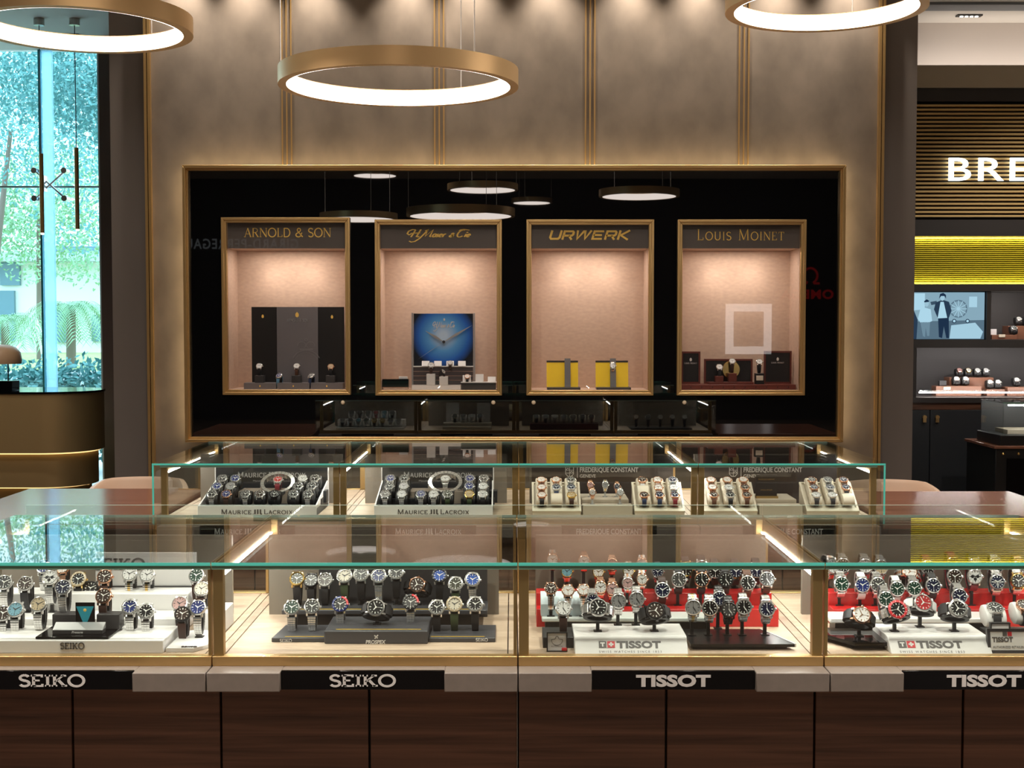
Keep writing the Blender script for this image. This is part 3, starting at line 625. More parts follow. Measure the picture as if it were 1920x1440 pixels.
# ================================================================ RIGHT: NEIGHBOURING SHOP UNIT
UY = 10.5
def ux(px): return PY(px, 600, UY).x
def uz(py): return PY(1800, py, UY).z
u0, u1 = ux(1690), 6.9
struct('wall_shop', MB().box(u0, 7, UY + .62, UY + .7, 0, uz(165)), mat('umber_wall', (.055, .045, .042), .6))
struct('trim_23', MB().box(u0, 7, UY - .02, UY + .10, uz(165), uz(123)), mat('olive_fascia', (.56, .47, .34), .6))
struct('trim_24', MB().box(u0, 7, UY + .45, UY + .62, uz(190), CEIL), mat('cove_white', (.70, .62, .56), .8)); struct('trim_25', MB().box(u0, 7, UY + .10, UY + .45, uz(123) - .06, uz(123) - .03), CEILW)
part_ = struct('trim_26', MB().box(u0, 7, UY - .25, UY - .05, CEIL - .02, CEIL), mat('grey_slot', (.28, .30, .32), .6))
lamp('AREA', 'cove_light', (u0 + 1.4, UY + .25, uz(123)), 4.5, (1, .93, .86), (u0 + 1.4, UY + .45, CEIL), size=2.6, size_y=.05)
u = thing('shop_wall_unit', 'dark built-in wall unit of the shop at the right, brass slats on top', 'wall unit', ((u0 + 5) / 2, UY + .3, 0)); UMB = mat('umber_lacquer', (.046, .040, .038), .4); NAVY = mat('blue_black_lacquer', (.032, .036, .042), .35)
part('top_rail', MB().box(u0, u1, UY, UY + .1, uz(190), uz(166)), UMB, u)
part('slat_backing', MB().box(u0, u1, UY + .05, UY + .08, uz(412), uz(190)), BLACK, u)
b = MB()
for k in range(28): z = uz(197.5 + 7.68 * k); b.box(u0, u1, UY, UY + .05, z - .008, z + .007)
part('slats', b, mat('slat_gold', (.80, .56, .24), .5, .3), u, 'brass slats')
part('rail', MB().box(u0, u1, UY - .01, UY + .12, uz(443), uz(412)), UMB, u)
b = MB(); b.box(u0, u1, UY + .10, UY + .12, uz(533), uz(443))
for k in range(23): z = uz(446 + 3.8 * k); b.box(u0, u1, UY + .066, UY + .10, z - .0042, z + .0042)
part('yellow_panel', b, mat('ribbed_yellow', (.62, .50, .02), .4), u, 'ribbed yellow panel lit from above and below')
for z, zt in ((uz(444), uz(480)), (uz(532.5), uz(500))): lamp('AREA', 'yellow_panel_light', (u0 + 1.1, UY + .05, z), 4.3, (1, .95, .75), (u0 + 1.1, UY + .12, zt), size=2.4, size_y=.02)
part('rail', MB().box(u0, u1, UY - .02, UY + .6, uz(546), uz(533)), UMB, u); part('upright', MB().box(ux(1849), ux(1857), UY - .01, UY + .6, uz(638), uz(546)), UMB, u)
part('rail', MB().box(u0, u1, UY - .02, UY + .6, uz(652), uz(637)), UMB, u); part('upright', MB().box(ux(1711), ux(1719), UY - .01, UY + .6, uz(746), uz(652)), UMB, u)
part('back_board', MB().box(ux(1700), u1, UY + .5, UY + .52, uz(746), uz(546)), mat('umber_fabric', (.045, .040, .040), .7), u)
part('case_floor', MB().box(u0, u1, UY - .02, UY + .6, uz(755), uz(745)), UMB, u); part('wood_band', MB().box(u0, u1, UY, UY + .6, uz(768), uz(755)), WALNUT, u)
part('case_glass', MB().box(ux(1719), u1, UY - .006, UY, uz(745), uz(652)), PANE, u, 'sliding glass front')
dm = ux(1746.5); 
for a, c_ in ((u0, dm - .003), (dm + .003, u1)): 
    d = part('door', MB().box(a, c_, UY, UY + .03, .03, uz(769)), NAVY, u, 'blue-black door', bevel=.002)
    kx = ux(1735.5) if c_ < dm else ux(1759.5); kz = uz(782)
    k_ = MB(); k_.cyl((kx, UY - .02, kz), .016, .02, 'y', 16); k_.box(kx - .013, kx + .013, UY - .016, UY - .003, kz - .042, kz); part('knob', k_, BRASS, d, 'brass and leather pull')
part('cabinet', MB().box(u0, u1, UY + .035, UY + .6, 0, uz(769)), UMB, u)
lp = part('led_strip', MB().box(ux(1727), u1, UY + .02, UY + .03, uz(737), uz(735)), LED, u, 'white light strip')
lamp('AREA', 'unit_light', (ux(1820), UY + .06, uz(657)), 5.5, (1, .96, .92), (ux(1820), UY + .3, uz(745)), size=1.2, size_y=.04); lamp('AREA', 'unit_light', (ux(1900), UY + .06, uz(549)), 3.5, (1, .93, .86), (ux(1900), UY + .3, uz(640)), size=.5, size_y=.04)
# illuminated sign letters
g = sans('BREITLING', .187, .004, 0, 1.14); zz = [v[2] for v in g.v]; k_ = (uz(296) - uz(340)) / (max(zz) - min(zz))
g.v = [(v[0] * k_ * 1.42, v[1] * 1.0, v[2] * k_) for v in g.v]; mn = min(v[0] for v in g.v)
g.v = [(v[0] - mn + ux(1773), v[1] * 3 + UY - .02, v[2] - min(zz) * k_ + uz(340)) for v in g.v]
solo('sign_letters', g, emis('sign_white', (.92, 1, 1), 2.2), 'glowing white letters in front of the brass slats', 'sign')
# screen with a picture of two people
SB = lambda v: mat_screen(v)
def mat_screen(v): return emis('screen_%02d' % int(v * 20), (v * .52, v * .82 + .012, v * .95 + .05), .85)
t = thing('television', 'screen showing a blue picture of two men by wheels', 'screen', (ux(1775), UY + .02, uz(637)))
part('housing', MB().box(ux(1702), ux(1849), UY + .022, UY + .06, uz(637.5), uz(546)), BLACK, t); pic = part('display', MB().box(ux(1702), ux(1847), UY + .018, UY + .022, uz(636), uz(548)), mat_screen(.55), t, 'lit display')
def shp(poly, v, lvl):
    pts = [(ux(p[0]), uz(p[1])) for p in poly]; part('picture_area', MB().prism(pts, UY + .018 - .0006 * lvl, UY + .018 - .0006 * lvl + .0004, 'y'), mat_screen(v), pic)
def ell(cx, cy, rx, ry, n=16): return arc(cx, cy, rx, ry, 0, 360, n)[:-1]
shp([(1702, 603), (1847, 600), (1847, 636), (1702, 636)], .22, 1); shp([(1785, 610), (1830, 605), (1845, 622), (1840, 635), (1782, 635)], .85, 2); shp([(1712, 550), (1735, 550), (1735, 580), (1712, 582)], .95, 1); shp([(1818, 556), (1833, 556), (1833, 576), (1818, 576)], .9, 1)
for r0, v, l_ in ((17, .25, 2), (14.5, .5, 3)): shp(ell(1798, 579, r0, r0), v, l_)
for a in range(0, 180, 30): ca, sa = math.cos(math.radians(a)) * 16, math.sin(math.radians(a)) * 16; shp([(1798 + ca - sa * .04, 579 + sa + ca * .04), (1798 + ca + sa * .04, 579 + sa - ca * .04), (1798 - ca + sa * .04, 579 - sa - ca * .04), (1798 - ca - sa * .04, 579 - sa + ca * .04)], .85, 4)
for cx in (1790.5, 1815.5): shp(ell(cx, 602, 4, 4), .05, 3); shp(ell(cx, 602, 2.4, 2.4), 1, 4)
shp([(1702, 578), (1712, 576), (1722, 600), (1720, 636), (1702, 636)], .08, 3)
shp([(1726, 581), (1736, 577), (1746, 580), (1749, 602), (1742, 605), (1727, 605), (1722, 598)], .95, 5); shp(ell(1738, 569, 4.2, 6), .75, 6); shp([(1733, 565), (1738, 561), (1743, 564), (1742, 566), (1734, 567)], .03, 7); shp([(1727, 604), (1745, 604), (1744, 630), (1740, 630), (1737, 614), (1736, 632), (1732, 630)], .35, 5)
shp([(1755, 567), (1768, 562), (1780, 566), (1785, 582), (1781, 594), (1779, 598), (1760, 598), (1752, 580)], .06, 6); shp([(1764, 566), (1770, 566), (1777, 596), (1759, 597)], .95, 7); shp(ell(1767.5, 558, 4, 6), .8, 8); shp([(1761, 560), (1763, 551), (1769, 549), (1774, 553), (1774, 560), (1771, 555), (1765, 555)], .03, 9); shp([(1760, 597), (1780, 596), (1781, 634), (1776, 634), (1771, 612), (1768, 634), (1762, 632)], .04, 6); shp([(1745, 566), (1757, 564), (1757, 570), (1747, 572)], .1, 5)
# small glass case and black cabinet at the right edge
cx0, cy0 = PY(1884, 760, 9.4).x, 9.4; ctz = PY(1884, 757, 9.4).z; cbz = PY(1884, 817, 9.4).z; kz0 = PY(1884, 836, 9.4).z
t = thing('side_cabinet', 'low black cabinet with wood top at the right edge of the photo', 'cabinet', (cx0 + .35, cy0 + .3, 0))
part('body', MB().box(cx0 - .06, cx0 + .9, cy0, cy0 + .6, 0, kz0 - .02), BLACK, t, bevel=.004); part('top', MB().box(cx0 - .075, cx0 + .92, cy0 - .015, cy0 + .61, kz0 - .02, kz0), REDWOOD, t, 'wood top', bevel=.003)
part('door', MB().box(cx0 + .02, cx0 + .42, cy0 - .012, cy0, .05, kz0 - .09), GLOSSBLACK, t); 
for dx in (.03, .14): part('knob', MB().lathe([(0, -.02), (.009, -.016), (.009, -.004), (.005, 0)], (cx0 + dx - .04, cy0, kz0 - .055), 12, 0, 'y'), GOLD, t, 'brass knob')
t = thing('glass_showcase', 'small glass showcase on the black cabinet at the right edge', 'showcase', (cx0 + .35, cy0 + .25, kz0))
part('base', MB().box(cx0 - .02, cx0 + .8, cy0 + .02, cy0 + .5, kz0, cbz), BLACK, t, bevel=.003); gl = MB(); e_ = .008
gl.box(cx0, cx0 + .78, cy0 + .03, cy0 + .03 + e_, cbz, ctz); gl.box(cx0, cx0 + e_, cy0 + .04, cy0 + .48, cbz, ctz); gl.box(cx0, cx0 + .78, cy0 + .03, cy0 + .48, ctz, ctz + e_); part('glass', gl, GLASS, t); part('edge', MB().box(cx0, cx0 + .78, cy0 + .027, cy0 + .03, ctz, ctz + e_), TEALD, t)
part('back', MB().box(cx0, cx0 + .78, cy0 + .47, cy0 + .48, cbz, ctz), CHAR, t); part('plinth', MB().box(cx0 + .08, cx0 + .4, cy0 + .15, cy0 + .4, cbz, cbz + .03), mat('beige_pad', (.45, .38, .30), .6), t); part('led_strip', MB().box(cx0 + .05, cx0 + .7, cy0 + .06, cy0 + .07, ctz - .02, ctz - .01), LED, t)
# recessed downlight cluster in the ceiling at upper right
p = PZ(1817, 28, CEIL); t = thing('recessed_downlight', 'slim recessed downlight cluster in the ceiling at upper right', 'ceiling light', (p.x, p.y, CEIL - .015)); part('trim', MB().box(p.x - .10, p.x + .10, p.y - .03, p.y + .03, CEIL - .012, CEIL), CHAR, t)
for k in range(4): part('lens', MB().cyl((p.x - .06 + .04 * k, p.y, CEIL - .016), .013, .006), emis('lens', (1, .95, .85), 8), t)
# shop front behind the camera, mirrored in the black panel
g = sans('OMEGA', .15, .03, 0, 1.1); place(g, (5.05, -4.98, 2.08), .9, 0, PI); solo('sign_letters', g, emis('red_sign', (.8, .02, .02), .5), 'red glowing letters over the shop front, mirrored in the black panel', 'sign')
g = MB(); ribbon(g, [(-.16, 0), (-.07, 0)] + arc(0, .13, .12, .13, 240, -60, 20) + [(.07, 0), (.16, 0)], .035, -.003, .003); place(g, (5.1, -4.98, 2.34), None, 0, PI, 1); solo('sign_emblem', g, emis('red_sign', (.8, .02, .02), .5), 'red glowing emblem above the mirrored red letters', 'sign')
g = sans('GIRARD-PERREGAUX', .17, .012, 0, 1.15); place(g, (-4.7, -4.98, 2.93), 2.1, 0, PI); solo('sign_letters', g, emis('grey_sign', (.75, .8, .82), .35), 'pale letters on the dark front wall, mirrored in the black panel', 'sign')
t = thing('lit_display_case', 'glowing white display case on the front wall, mirrored in the fourth niche', 'showcase', (4.05, -4.96, 1.1)); b = MB(); frame(b, 3.66, 4.44, 1.13, 1.99, .13, -4.99, -4.93); part('frame', b, emis('case_glow', (1, .95, .92), 3.2), t); part('back', MB().box(3.78, 4.32, -4.99, -4.96, 1.25, 1.87), mat('pale_pink', (.6, .45, .38), .6), t)
for k, (x, z) in enumerate(((3.95, 1.68), (4.08, 1.66), (4.18, 1.56), (3.93, 1.45))): part('item', MB().box(x, x + .05, -4.96, -4.94, z, z + .12), BRASSD, t)
part('shelf', MB().box(3.85, 4.05, -4.96, -4.93, 1.3, 1.4), SKINLEATHER, t)
# ================================================================ WATCHES
LEA = {'k': ('black strap', mat('strap_black', (.014, .014, .016), .5)), 'b': ('brown strap', mat('strap_brown', (.11, .045, .025), .5)), 'd': ('dark-brown strap', mat('strap_dark_brown', (.045, .018, .012), .5)),
       'n': ('navy strap', mat('strap_navy', (.02, .035, .09), .5)), 'g': ('green strap', mat('strap_green', (.05, .075, .03), .6)), 'c': ('cream strap', mat('strap_cream', (.62, .54, .44), .5)), 'r': ('red strap', mat('strap_red', (.22, .02, .03), .45)), 'w': ('white strap', mat('strap_white', (.75, .74, .72), .5)), 'l': ('light-blue strap', mat('strap_light_blue', (.12, .28, .42), .5))}
MET = {'S': ('steel', STEEL), 'G': ('gold', GOLD), 'R': ('rose-gold', ROSE), 'K': ('black', PVD)}
BRC = {'S': ('steel bracelet', STEEL, STEEL), 'G': ('gold bracelet', GOLD, GOLD), 'R': ('rose-gold bracelet', ROSE, ROSE), 'T': ('two-tone bracelet', STEEL, ROSE), 'U': ('two-tone bracelet', STEEL, GOLD), 'K': ('black bracelet', PVD, PVD)}
def dmat(n, c, m=.0, r=.25): return mat('dial_' + n, c, r, m, coat=.3)
DIA = {'k': ('black', dmat('black', (.006, .006, .007))), 'n': ('blue', dmat('blue', (.010, .022, .13))), 'v': ('navy', dmat('navy', (.006, .010, .038))), 'w': ('white', dmat('white', (.66, .65, .63))), 's': ('silver', dmat('silver', (.36, .355, .35), .3)),
       'g': ('green', dmat('green', (.008, .036, .022))), 'b': ('brown', dmat('brown', (.030, .014, .009))), 'y': ('grey', dmat('grey', (.060, .058, .057))), 'c': ('champagne', dmat('champagne', (.46, .37, .24))), 'p': ('pink', dmat('pink', (.50, .31, .29))), 'r': ('red', dmat('red', (.42, .02, .025))), 'l': ('light blue', dmat('light_blue', (.17, .36, .45))), 'o': ('olive', dmat('olive', (.045, .045, .026))), 'm': ('cream', dmat('cream', (.66, .60, .48))), 'B': ('bright blue', dmat('bright_blue', (.02, .085, .40)))}
LUME = mat('index_white', (.82, .82, .78), .35); INKK = mat('index_black', (.03, .03, .03), .4)
def ell_loop(a, b, n=40):          # strap loop as (forward, up) points
    return [(a * math.cos(2 * PI * k / n), b * math.sin(2 * PI * k / n)) for k in range(n)]
def local_loop(kind, a=None, b=None, n=56):
    """the wrist loop in dial coordinates: y towards twelve, z out of the dial"""
    if kind == 'S':
        A, B = (a or .0345), (b or .0255); return [(A * math.sin(2 * PI * k / n), -.0265 + B * math.cos(2 * PI * k / n)) for k in range(n)]
    a0, b0, ph = .0235, .0405, math.radians(50); A, B = (a or a0), (b or b0)
    P = (a0 * math.cos(ph), b0 * math.sin(ph)); N = Vector((math.cos(ph) / a0, math.sin(ph) / b0)).normalized(); T = Vector((-N.y, N.x)); o = []
    for k in range(n):
        t = ph + 2 * PI * k / n; p = Vector((A * math.cos(t) - P[0], B * math.sin(t) - P[1])); o.append((p.dot(T), p.dot(N)))
    return o
HEL = math.atan2(math.sin(math.radians(50)) / .0405, math.cos(math.radians(50)) / .0235)   # natural tilt of the hanging loop
def strap_pts(kind):
    P = local_loop(kind, n=96); out = [p for p in P if not (abs(p[0]) < .0205 and p[1] > -.018)]
    i = max(range(len(P)), key=lambda k: 0 if (abs(P[k][0]) < .0205 and P[k][1] > -.018) else 0)
    # order: start after the twelve o'clock lug and run round the back
    idx = [k for k, p in enumerate(P) if not (abs(p[0]) < .0205 and p[1] > -.018)]
    st = 0
    for q in range(len(idx)):
        if (idx[q] - idx[q - 1]) % len(P) > 1: st = q
    idx = idx[st:] + idx[:st]; o = [P[k] for k in idx]
    return o
def band(mb, pts, wf, th, mi=0):
    n = len(pts); vs = []
    for i, p in enumerate(pts):
        a = pts[max(0, i - 1)]; b = pts[min(n - 1, i + 1)]; t = Vector((b[0] - a[0], b[1] - a[1])).normalized(); nr = Vector((-t.y, t.x)); w = wf(i / (n - 1)) / 2
        for sx, sn in ((-w, 0), (w, 0), (w * .96, 1), (-w * .96, 1)): vs.append((sx, p[0] + nr.x * th * (sn - .5), p[1] + nr.y * th * (sn - .5)))
    fs = [(i * 4 + j, i * 4 + (j + 1) % 4, i * 4 + 4 + (j + 1) % 4, i * 4 + 4 + j) for i in range(n - 1) for j in range(4)]
    fs += [(0, 1, 2, 3), tuple((n - 1) * 4 + j for j in (3, 2, 1, 0))]
    return mb.add(vs, fs, mi, True)
def link_mesh(kind):
    mb = MB(); P = [Vector(p) for p in strap_pts(kind)]; L = [0]
    for a, b in zip(P, P[1:]): L.append(L[-1] + (b - a).length)
    n = max(2, int(L[-1] / .0068))
    def at(s):
        for i in range(len(P) - 1):
            if s <= L[i + 1]: return P[i].lerp(P[i + 1], (s - L[i]) / max(1e-9, L[i + 1] - L[i]))
        return P[-1]
    for k in range(n):
        a = at(L[-1] * (k + .03) / n); b = at(L[-1] * (k + .97) / n); t = (b - a).normalized(); nr = Vector((-t.y, t.x)); f = abs(2 * (k + .5) / n - 1); w = .0155 + .0050 * f ** 1.5
        for c0, c1, mi, th in ((-.5, -.19, 0, .0030), (-.17, .17, 1, .0034), (.19, .5, 0, .0030)):
            m = (a + b) / 2 + nr * 0; vs = []
            for x in (c0 * w, c1 * w):
                for q, dz in ((a, -th / 2), (b, -th / 2), (b, th / 2 * .55), (m, th / 2), (a, th / 2 * .55)): vs.append((x, q.x + nr.x * dz, q.y + nr.y * dz))
            mb.add(vs, [(4, 3, 2, 1, 0), (5, 6, 7, 8, 9)] + [(j, (j + 1) % 5, 5 + (j + 1) % 5, 5 + j) for j in range(5)], mi)
    return mb
def wm():
    D = {}
    c = MB(); c.lathe([(.010, -.0100), (.0165, -.0092), (.0194, -.0062), (.0204, -.0025), (.0200, .0004), (.0165, .0008)], seg=40)
    for sx in (-1, 1):
        for sy in (-1, 1):
            x0, x1 = sorted((sx * .0098, sx * .0136)); pr = [(sy * .0125, -.0010), (sy * .0185, -.0012), (sy * .0232, -.0052), (sy * .0232, -.0088), (sy * .0165, -.0070)]
            c.prism(pr, x0, x1, 'x')
    c.lathe([(.0030, 0), (.0034, .0008), (.0034, .0032), (.0026, .0040)], (.0200, 0, -.0030), 14, 0, 'x'); D['case'] = c.mesh('case')
    z = MB(); z.lathe([(.0165, .0006), (.0198, .0004), (.0192, .0026), (.0172, .0036), (.0165, .0022)], seg=40, closed=True); D['bezel_plain'] = z.mesh('bezel')
    z = MB(); z.lathe([(.0158, .0006), (.0207, .0004), (.0209, .0030), (.0200, .0038), (.0158, .0042), (.0154, .0026)], seg=48, closed=True)
    for k in range(12):
        a = 2 * PI * k / 12; ca, sa = math.cos(a), math.sin(a); z.add([(r * ca - s * sa, r * sa + s * ca, .0044) for r, s in ((.0165, -.0004), (.0192, -.0006), (.0192, .0006), (.0165, .0004))], [(0, 1, 2, 3)], 1)
    D['bezel_diver'] = z.mesh('bezel')
    for q in range(len(z.f)):
        if z.m[q] == 0:
            v0 = [z.v[i] for i in z.f[q]]; an = math.degrees(math.atan2(sum(v[1] for v in v0), sum(v[0] for v in v0)))
            if -10 < an < 80: z.m[q] = 2
    D['bezel_split'] = z.mesh('bezel')
    z = MB(); n = 12; o = [(.0200 * math.cos(2 * PI * k / n), .0200 * math.sin(2 * PI * k / n)) for k in range(n)]; i_ = [(.0160 * math.cos(2 * PI * k / n), .0160 * math.sin(2 * PI * k / n)) for k in range(n)]
    z.add([(p[0], p[1], .0004) for p in o] + [(p[0] * .95, p[1] * .95, .0036) for p in o] + [(p[0], p[1], .0030) for p in i_], [f for k in range(n) for f in ((k, (k + 1) % n, n + (k + 1) % n, n + k), (n + k, n + (k + 1) % n, 2 * n + (k + 1) % n, 2 * n + k))]); D['bezel_facet'] = z.mesh('bezel')
    def dial(sub):
        d = MB(); d.lathe([(.0168, .0002), (.0168, .0014), (0, .0014)], seg=36, smooth=False)
        for k in range(12):
            a = 2 * PI * k / 12; ca, sa = math.cos(a), math.sin(a); w = .0010 if k % 3 == 0 else .0006; r0 = .0108 if k % 3 == 0 else .0118
            d.add([(r * ca - s * sa, r * sa + s * ca, .0018) for r, s in ((r0, -w), (.0150, -w), (.0150, w), (r0, w))], [(0, 1, 2, 3)], 1)
        if sub:
            for a in ((180, 0, 270) if sub == 3 else (270,)):
                a = math.radians(a); d.lathe([(.0042, .0014), (.0042, .0017), (0, .0017)], (.0068 * math.cos(a), .0068 * math.sin(a), 0), 20, 2, smooth=False)
        return d.mesh('dial')
    D['dial0'] = dial(0); D['dial3'] = dial(3); D['dial1'] = dial(1)
    def hands(h, m, s):
        d = MB()
        for ang, ln, w in ((h, .0088, .0011), (m, .0130, .0008), (s, .0140, .0003)):
            a = math.radians(90 - ang); ca, sa = math.cos(a), math.sin(a); P = [(-.002, -w), (ln * .75, -w), (ln, 0), (ln * .75, w), (-.002, w)]
            d.add([(r * ca - q * sa, r * sa + q * ca, zz) for zz in (.0021, .0025) for r, q in P], [(0, 1, 2, 3, 4), (5, 6, 7, 8, 9)] + [(j, (j + 1) % 5, 5 + (j + 1) % 5, 5 + j) for j in range(5)])
        d.lathe([(.0011, .0020), (.0011, .0029), (0, .0030)], seg=12); return d.mesh('hands')
    D['hands0'] = hands(305, 60, 180); D['hands1'] = hands(152, 145, 0)
    for k in 'SH':
        D['strap' + k] = band(MB(), strap_pts(k), lambda u: .0160 + .0045 * abs(2 * u - 1) ** 1.5, .0030).mesh('strap'); D['links' + k] = link_mesh(k).mesh('bracelet')
        col = MB(); q = local_loop(k, *( (.0310, .0220) if k == 'S' else (.0200, .0370))); inn = local_loop(k, *((.0225, .0135) if k == 'S' else (.0130, .0300))); nn = len(q); vs = []
        for x in (-.0068, .0068): vs += [(x, p[0], p[1]) for p in q] + [(x, p[0], p[1]) for p in inn]
        fs = []
        for j in range(nn):
            j2 = (j + 1) % nn
            fs += [(j, j2, nn + j2, nn + j), (2 * nn + j, 3 * nn + j, 3 * nn + j2, 2 * nn + j2), (j, 2 * nn + j, 2 * nn + j2, j2), (nn + j, nn + j2, 3 * nn + j2, 3 * nn + j)]
        D['collar' + k] = col.add(vs, fs, 0, True).mesh('collar')
    cu = MB(); q = local_loop('S', .0318, .0228); nn = len(q); vs = []
    X = [(-.026, .80), (-.0235, .95), (-.018, 1), (.018, 1), (.0235, .95), (.026, .80)]
    for x, k in X: vs += [(x, p[0] * k, -.0265 + (p[1] + .0265) * k) for p in q]
    fs = [(i * nn + j, i * nn + (j + 1) % nn, (i + 1) * nn + (j + 1) % nn, (i + 1) * nn + j) for i in range(len(X) - 1) for j in range(nn)] + [tuple(range(nn)), tuple((len(X) - 1) * nn + j for j in reversed(range(nn)))]
    D['cushion'] = cu.add(vs, fs, 0, True).mesh('cushion')
    D['stem'] = MB().box(-.0045, .0045, -.004, .004, 0, 1).mesh('stem'); D['foot'] = MB().box(-.011, .011, -.010, .010, 0, .0025).mesh('foot')
    return D
WM = wm()
for k, me in WM.items():
    for _ in range(3 if k.startswith(('dial', 'bezel_split')) else 2 if k.startswith(('links', 'bezel_diver')) else 1): me.materials.append(STEEL)
def inst(name, me, mats_, parent, M=None):
    o = bpy.data.objects.new(name, me); C.objects.link(o); o.parent = parent
    if M is not None: o.matrix_local = M
    for i, m in enumerate(mats_):
        if i < len(o.material_slots): o.material_slots[i].link = 'OBJECT'; o.material_slots[i].material = m
    return o
def pose_matrix(el, yaw=0, roll=0, s=1.0):
    s *= 1.11
    return Matrix.Rotation(math.radians(yaw), 4, 'Z') @ Matrix.Rotation(-el, 4, 'X') @ Matrix.Rotation(PI / 2, 4, 'X') @ Matrix.Rotation(math.radians(roll), 4, 'Z') @ Matrix.Scale(s, 4)
LIGHTD = 'wscpmlG'
def watch(pos, spec, where, group, loop='H', el=None, yaw=0, roll=0, s=1.0, parts=True):
    """spec: dial, metal, strap letters, then options: 3/1 subdials, D diver bezel (with colour letters), F faceted bezel"""
    dk, mk, sk = spec[0], spec[1], spec[2]; opt = spec[3:]; leather = sk.islower()
    sl = LEA[sk][0] if leather else BRC[sk][0]
    el = HEL if el is None else math.radians(el)
    M = Matrix.Translation(Vector(pos)) @ pose_matrix(el, yaw, roll, s)
    t = bpy.data.objects.new('wristwatch', None); C.objects.link(t); t.empty_display_size = .01; t.matrix_world = M
    tag(t, '%s-dial %s watch, %s, %s' % (DIA[dk][0].replace(' ', '-'), MET[mk][0], sl, where), 'watch', group)
    inst('case', WM['case'], [MET[mk][1]], t)
    if 'D' in opt:
        bc = {'r': REDT, 'n': DIA['n'][1], 'k': BLACK, 's': MET[mk][1], 'b': DIA['b'][1], 'c': DIA['c'][1]}[opt[opt.index('D') + 1] if opt.index('D') + 1 < len(opt) else 's']
        inst('bezel', WM['bezel_split' if 'P' in opt else 'bezel_diver'], [bc, LUME if bc is not MET[mk][1] else INKK, REDT], t)
    else: inst('bezel', WM['bezel_facet' if 'F' in opt else 'bezel_plain'], [MET[mk][1]], t)
    sub = '3' if '3' in opt else '1' if '1' in opt else '0'; ink = INKK if dk in LIGHTD else LUME
    if dk in 'wsc' and mk in 'GR': ink = MET[mk][1]
    inst('dial', WM['dial' + sub], [DIA[dk][1], ink, (DIA['k'][1] if dk in LIGHTD else DIA['s'][1]) if 'p' in opt else DIA[dk][1]], t)
    inst('hands', WM['hands1' if 'h' in opt else 'hands0'], [ink if ink is not LUME else LUME], t)
    if leather: inst('strap', WM['strap' + loop], [LEA[sk][1]], t)
    else: inst('bracelet', WM['links' + loop], [BRC[sk][1], BRC[sk][2]], t)
    return t, M
CLEAR = mat('clear_acrylic', (.82, .84, .84), .12, 0, .6); CLEAR.node_tree.nodes['Principled BSDF'].inputs['Transmission Weight'].default_value = .55
STC = {'k': ('black', BLACK), 'x': ('clear', CLEAR), 'c': ('cream', CREAM), 'w': ('white', WHITE), 'd': ('charcoal', CHAR)}
def stand(M, where, group, ztop, col='k', loop='H', wide=1.0):
    """collar inside the strap loop, on a stem and foot that reach the surface"""
    loc = M.to_translation(); cm = STC[col][1]; s = M.to_scale()[0]
    pts = [M @ Vector((x, p[0], p[1])) for p in local_loop(loop) for x in ((-.008, .008))]; low = min(p.z for p in pts); cen = sum((p for p in pts), Vector()) / len(pts)
    t = bpy.data.objects.new('watch_stand', None); C.objects.link(t); t.location = (cen.x, cen.y, ztop); t.empty_display_size = .01
    tag(t, '%s stand under the %s' % (STC[col][0], where), 'watch stand', group)
    inv = Matrix.Translation(-Vector((cen.x, cen.y, ztop)))
    inst('collar', WM['collar' + loop], [cm], t, inv @ M @ Matrix.Diagonal((wide, 1, 1, 1))); top = low - ztop - .0018
    if top > .006: inst('stem', WM['stem'], [cm], t, Matrix.Translation((0, 0, .002)) @ Matrix.Diagonal((1, 1, top - .002, 1)))
    if top > .002: inst('foot', WM['foot'], [cm], t, Matrix.Diagonal((1, 1, min(1, top / .0025), 1)))
    return t
def cushion(M, where, group, col='k', empty=False):
    s = M.to_scale()[0]; o = bpy.data.objects.new('watch_cushion', WM['cushion']); C.objects.link(o); o.matrix_world = M
    o.material_slots[0].link = 'OBJECT'; o.material_slots[0].material = STC[col][1]
    tag(o, ('empty %s cushion, %s' if empty else '%s cushion under the %s') % (STC[col][0], where), 'cushion', group)
def rowset(items, rowname, group, Y=None, ztop=None, loop='H', el=None, yaw=0, roll=0, s=1.0, st='k', normal_up=None):
    """items: (px, py, spec[, overrides]) placed left to right at distance Y; stands reach down to ztop"""
    items = sorted(items, key=lambda q: q[0]); n = len(items)
    for i, it in enumerate(items):
        px, py, spec = it[:3]; o = dict(Y=Y, ztop=ztop, loop=loop, el=el, yaw=yaw, roll=roll, s=s, st=st); o.update(it[3] if len(it) > 3 else {})
        wh = (ORD[i] + ' from left, ' if n > 1 else '') + rowname; pos = o.get('pos') or PY(px, py, o['Y'])
        t, M = watch(pos, spec, wh, 'watches in the ' + group, o['loop'], o['el'], o['yaw'], o['roll'], o['s'])
        ws = (ORD[i] + ' watch from left, ' if n > 1 else 'watch, ') + rowname
        if o['st'] in 'kx': stand(M, ws, 'watch stands in the ' + group, o['ztop'], o['st'], o['loop'], 2.3 if abs(o['roll']) > 45 else 1.0)
        elif o['st'].startswith('u'): cushion(M, ws, 'watch cushions in the ' + group, o['st'][1])
def zat(py, Y): return PY(960, py, Y).z
def xat(px, Y): return PY(px, 900, Y).x
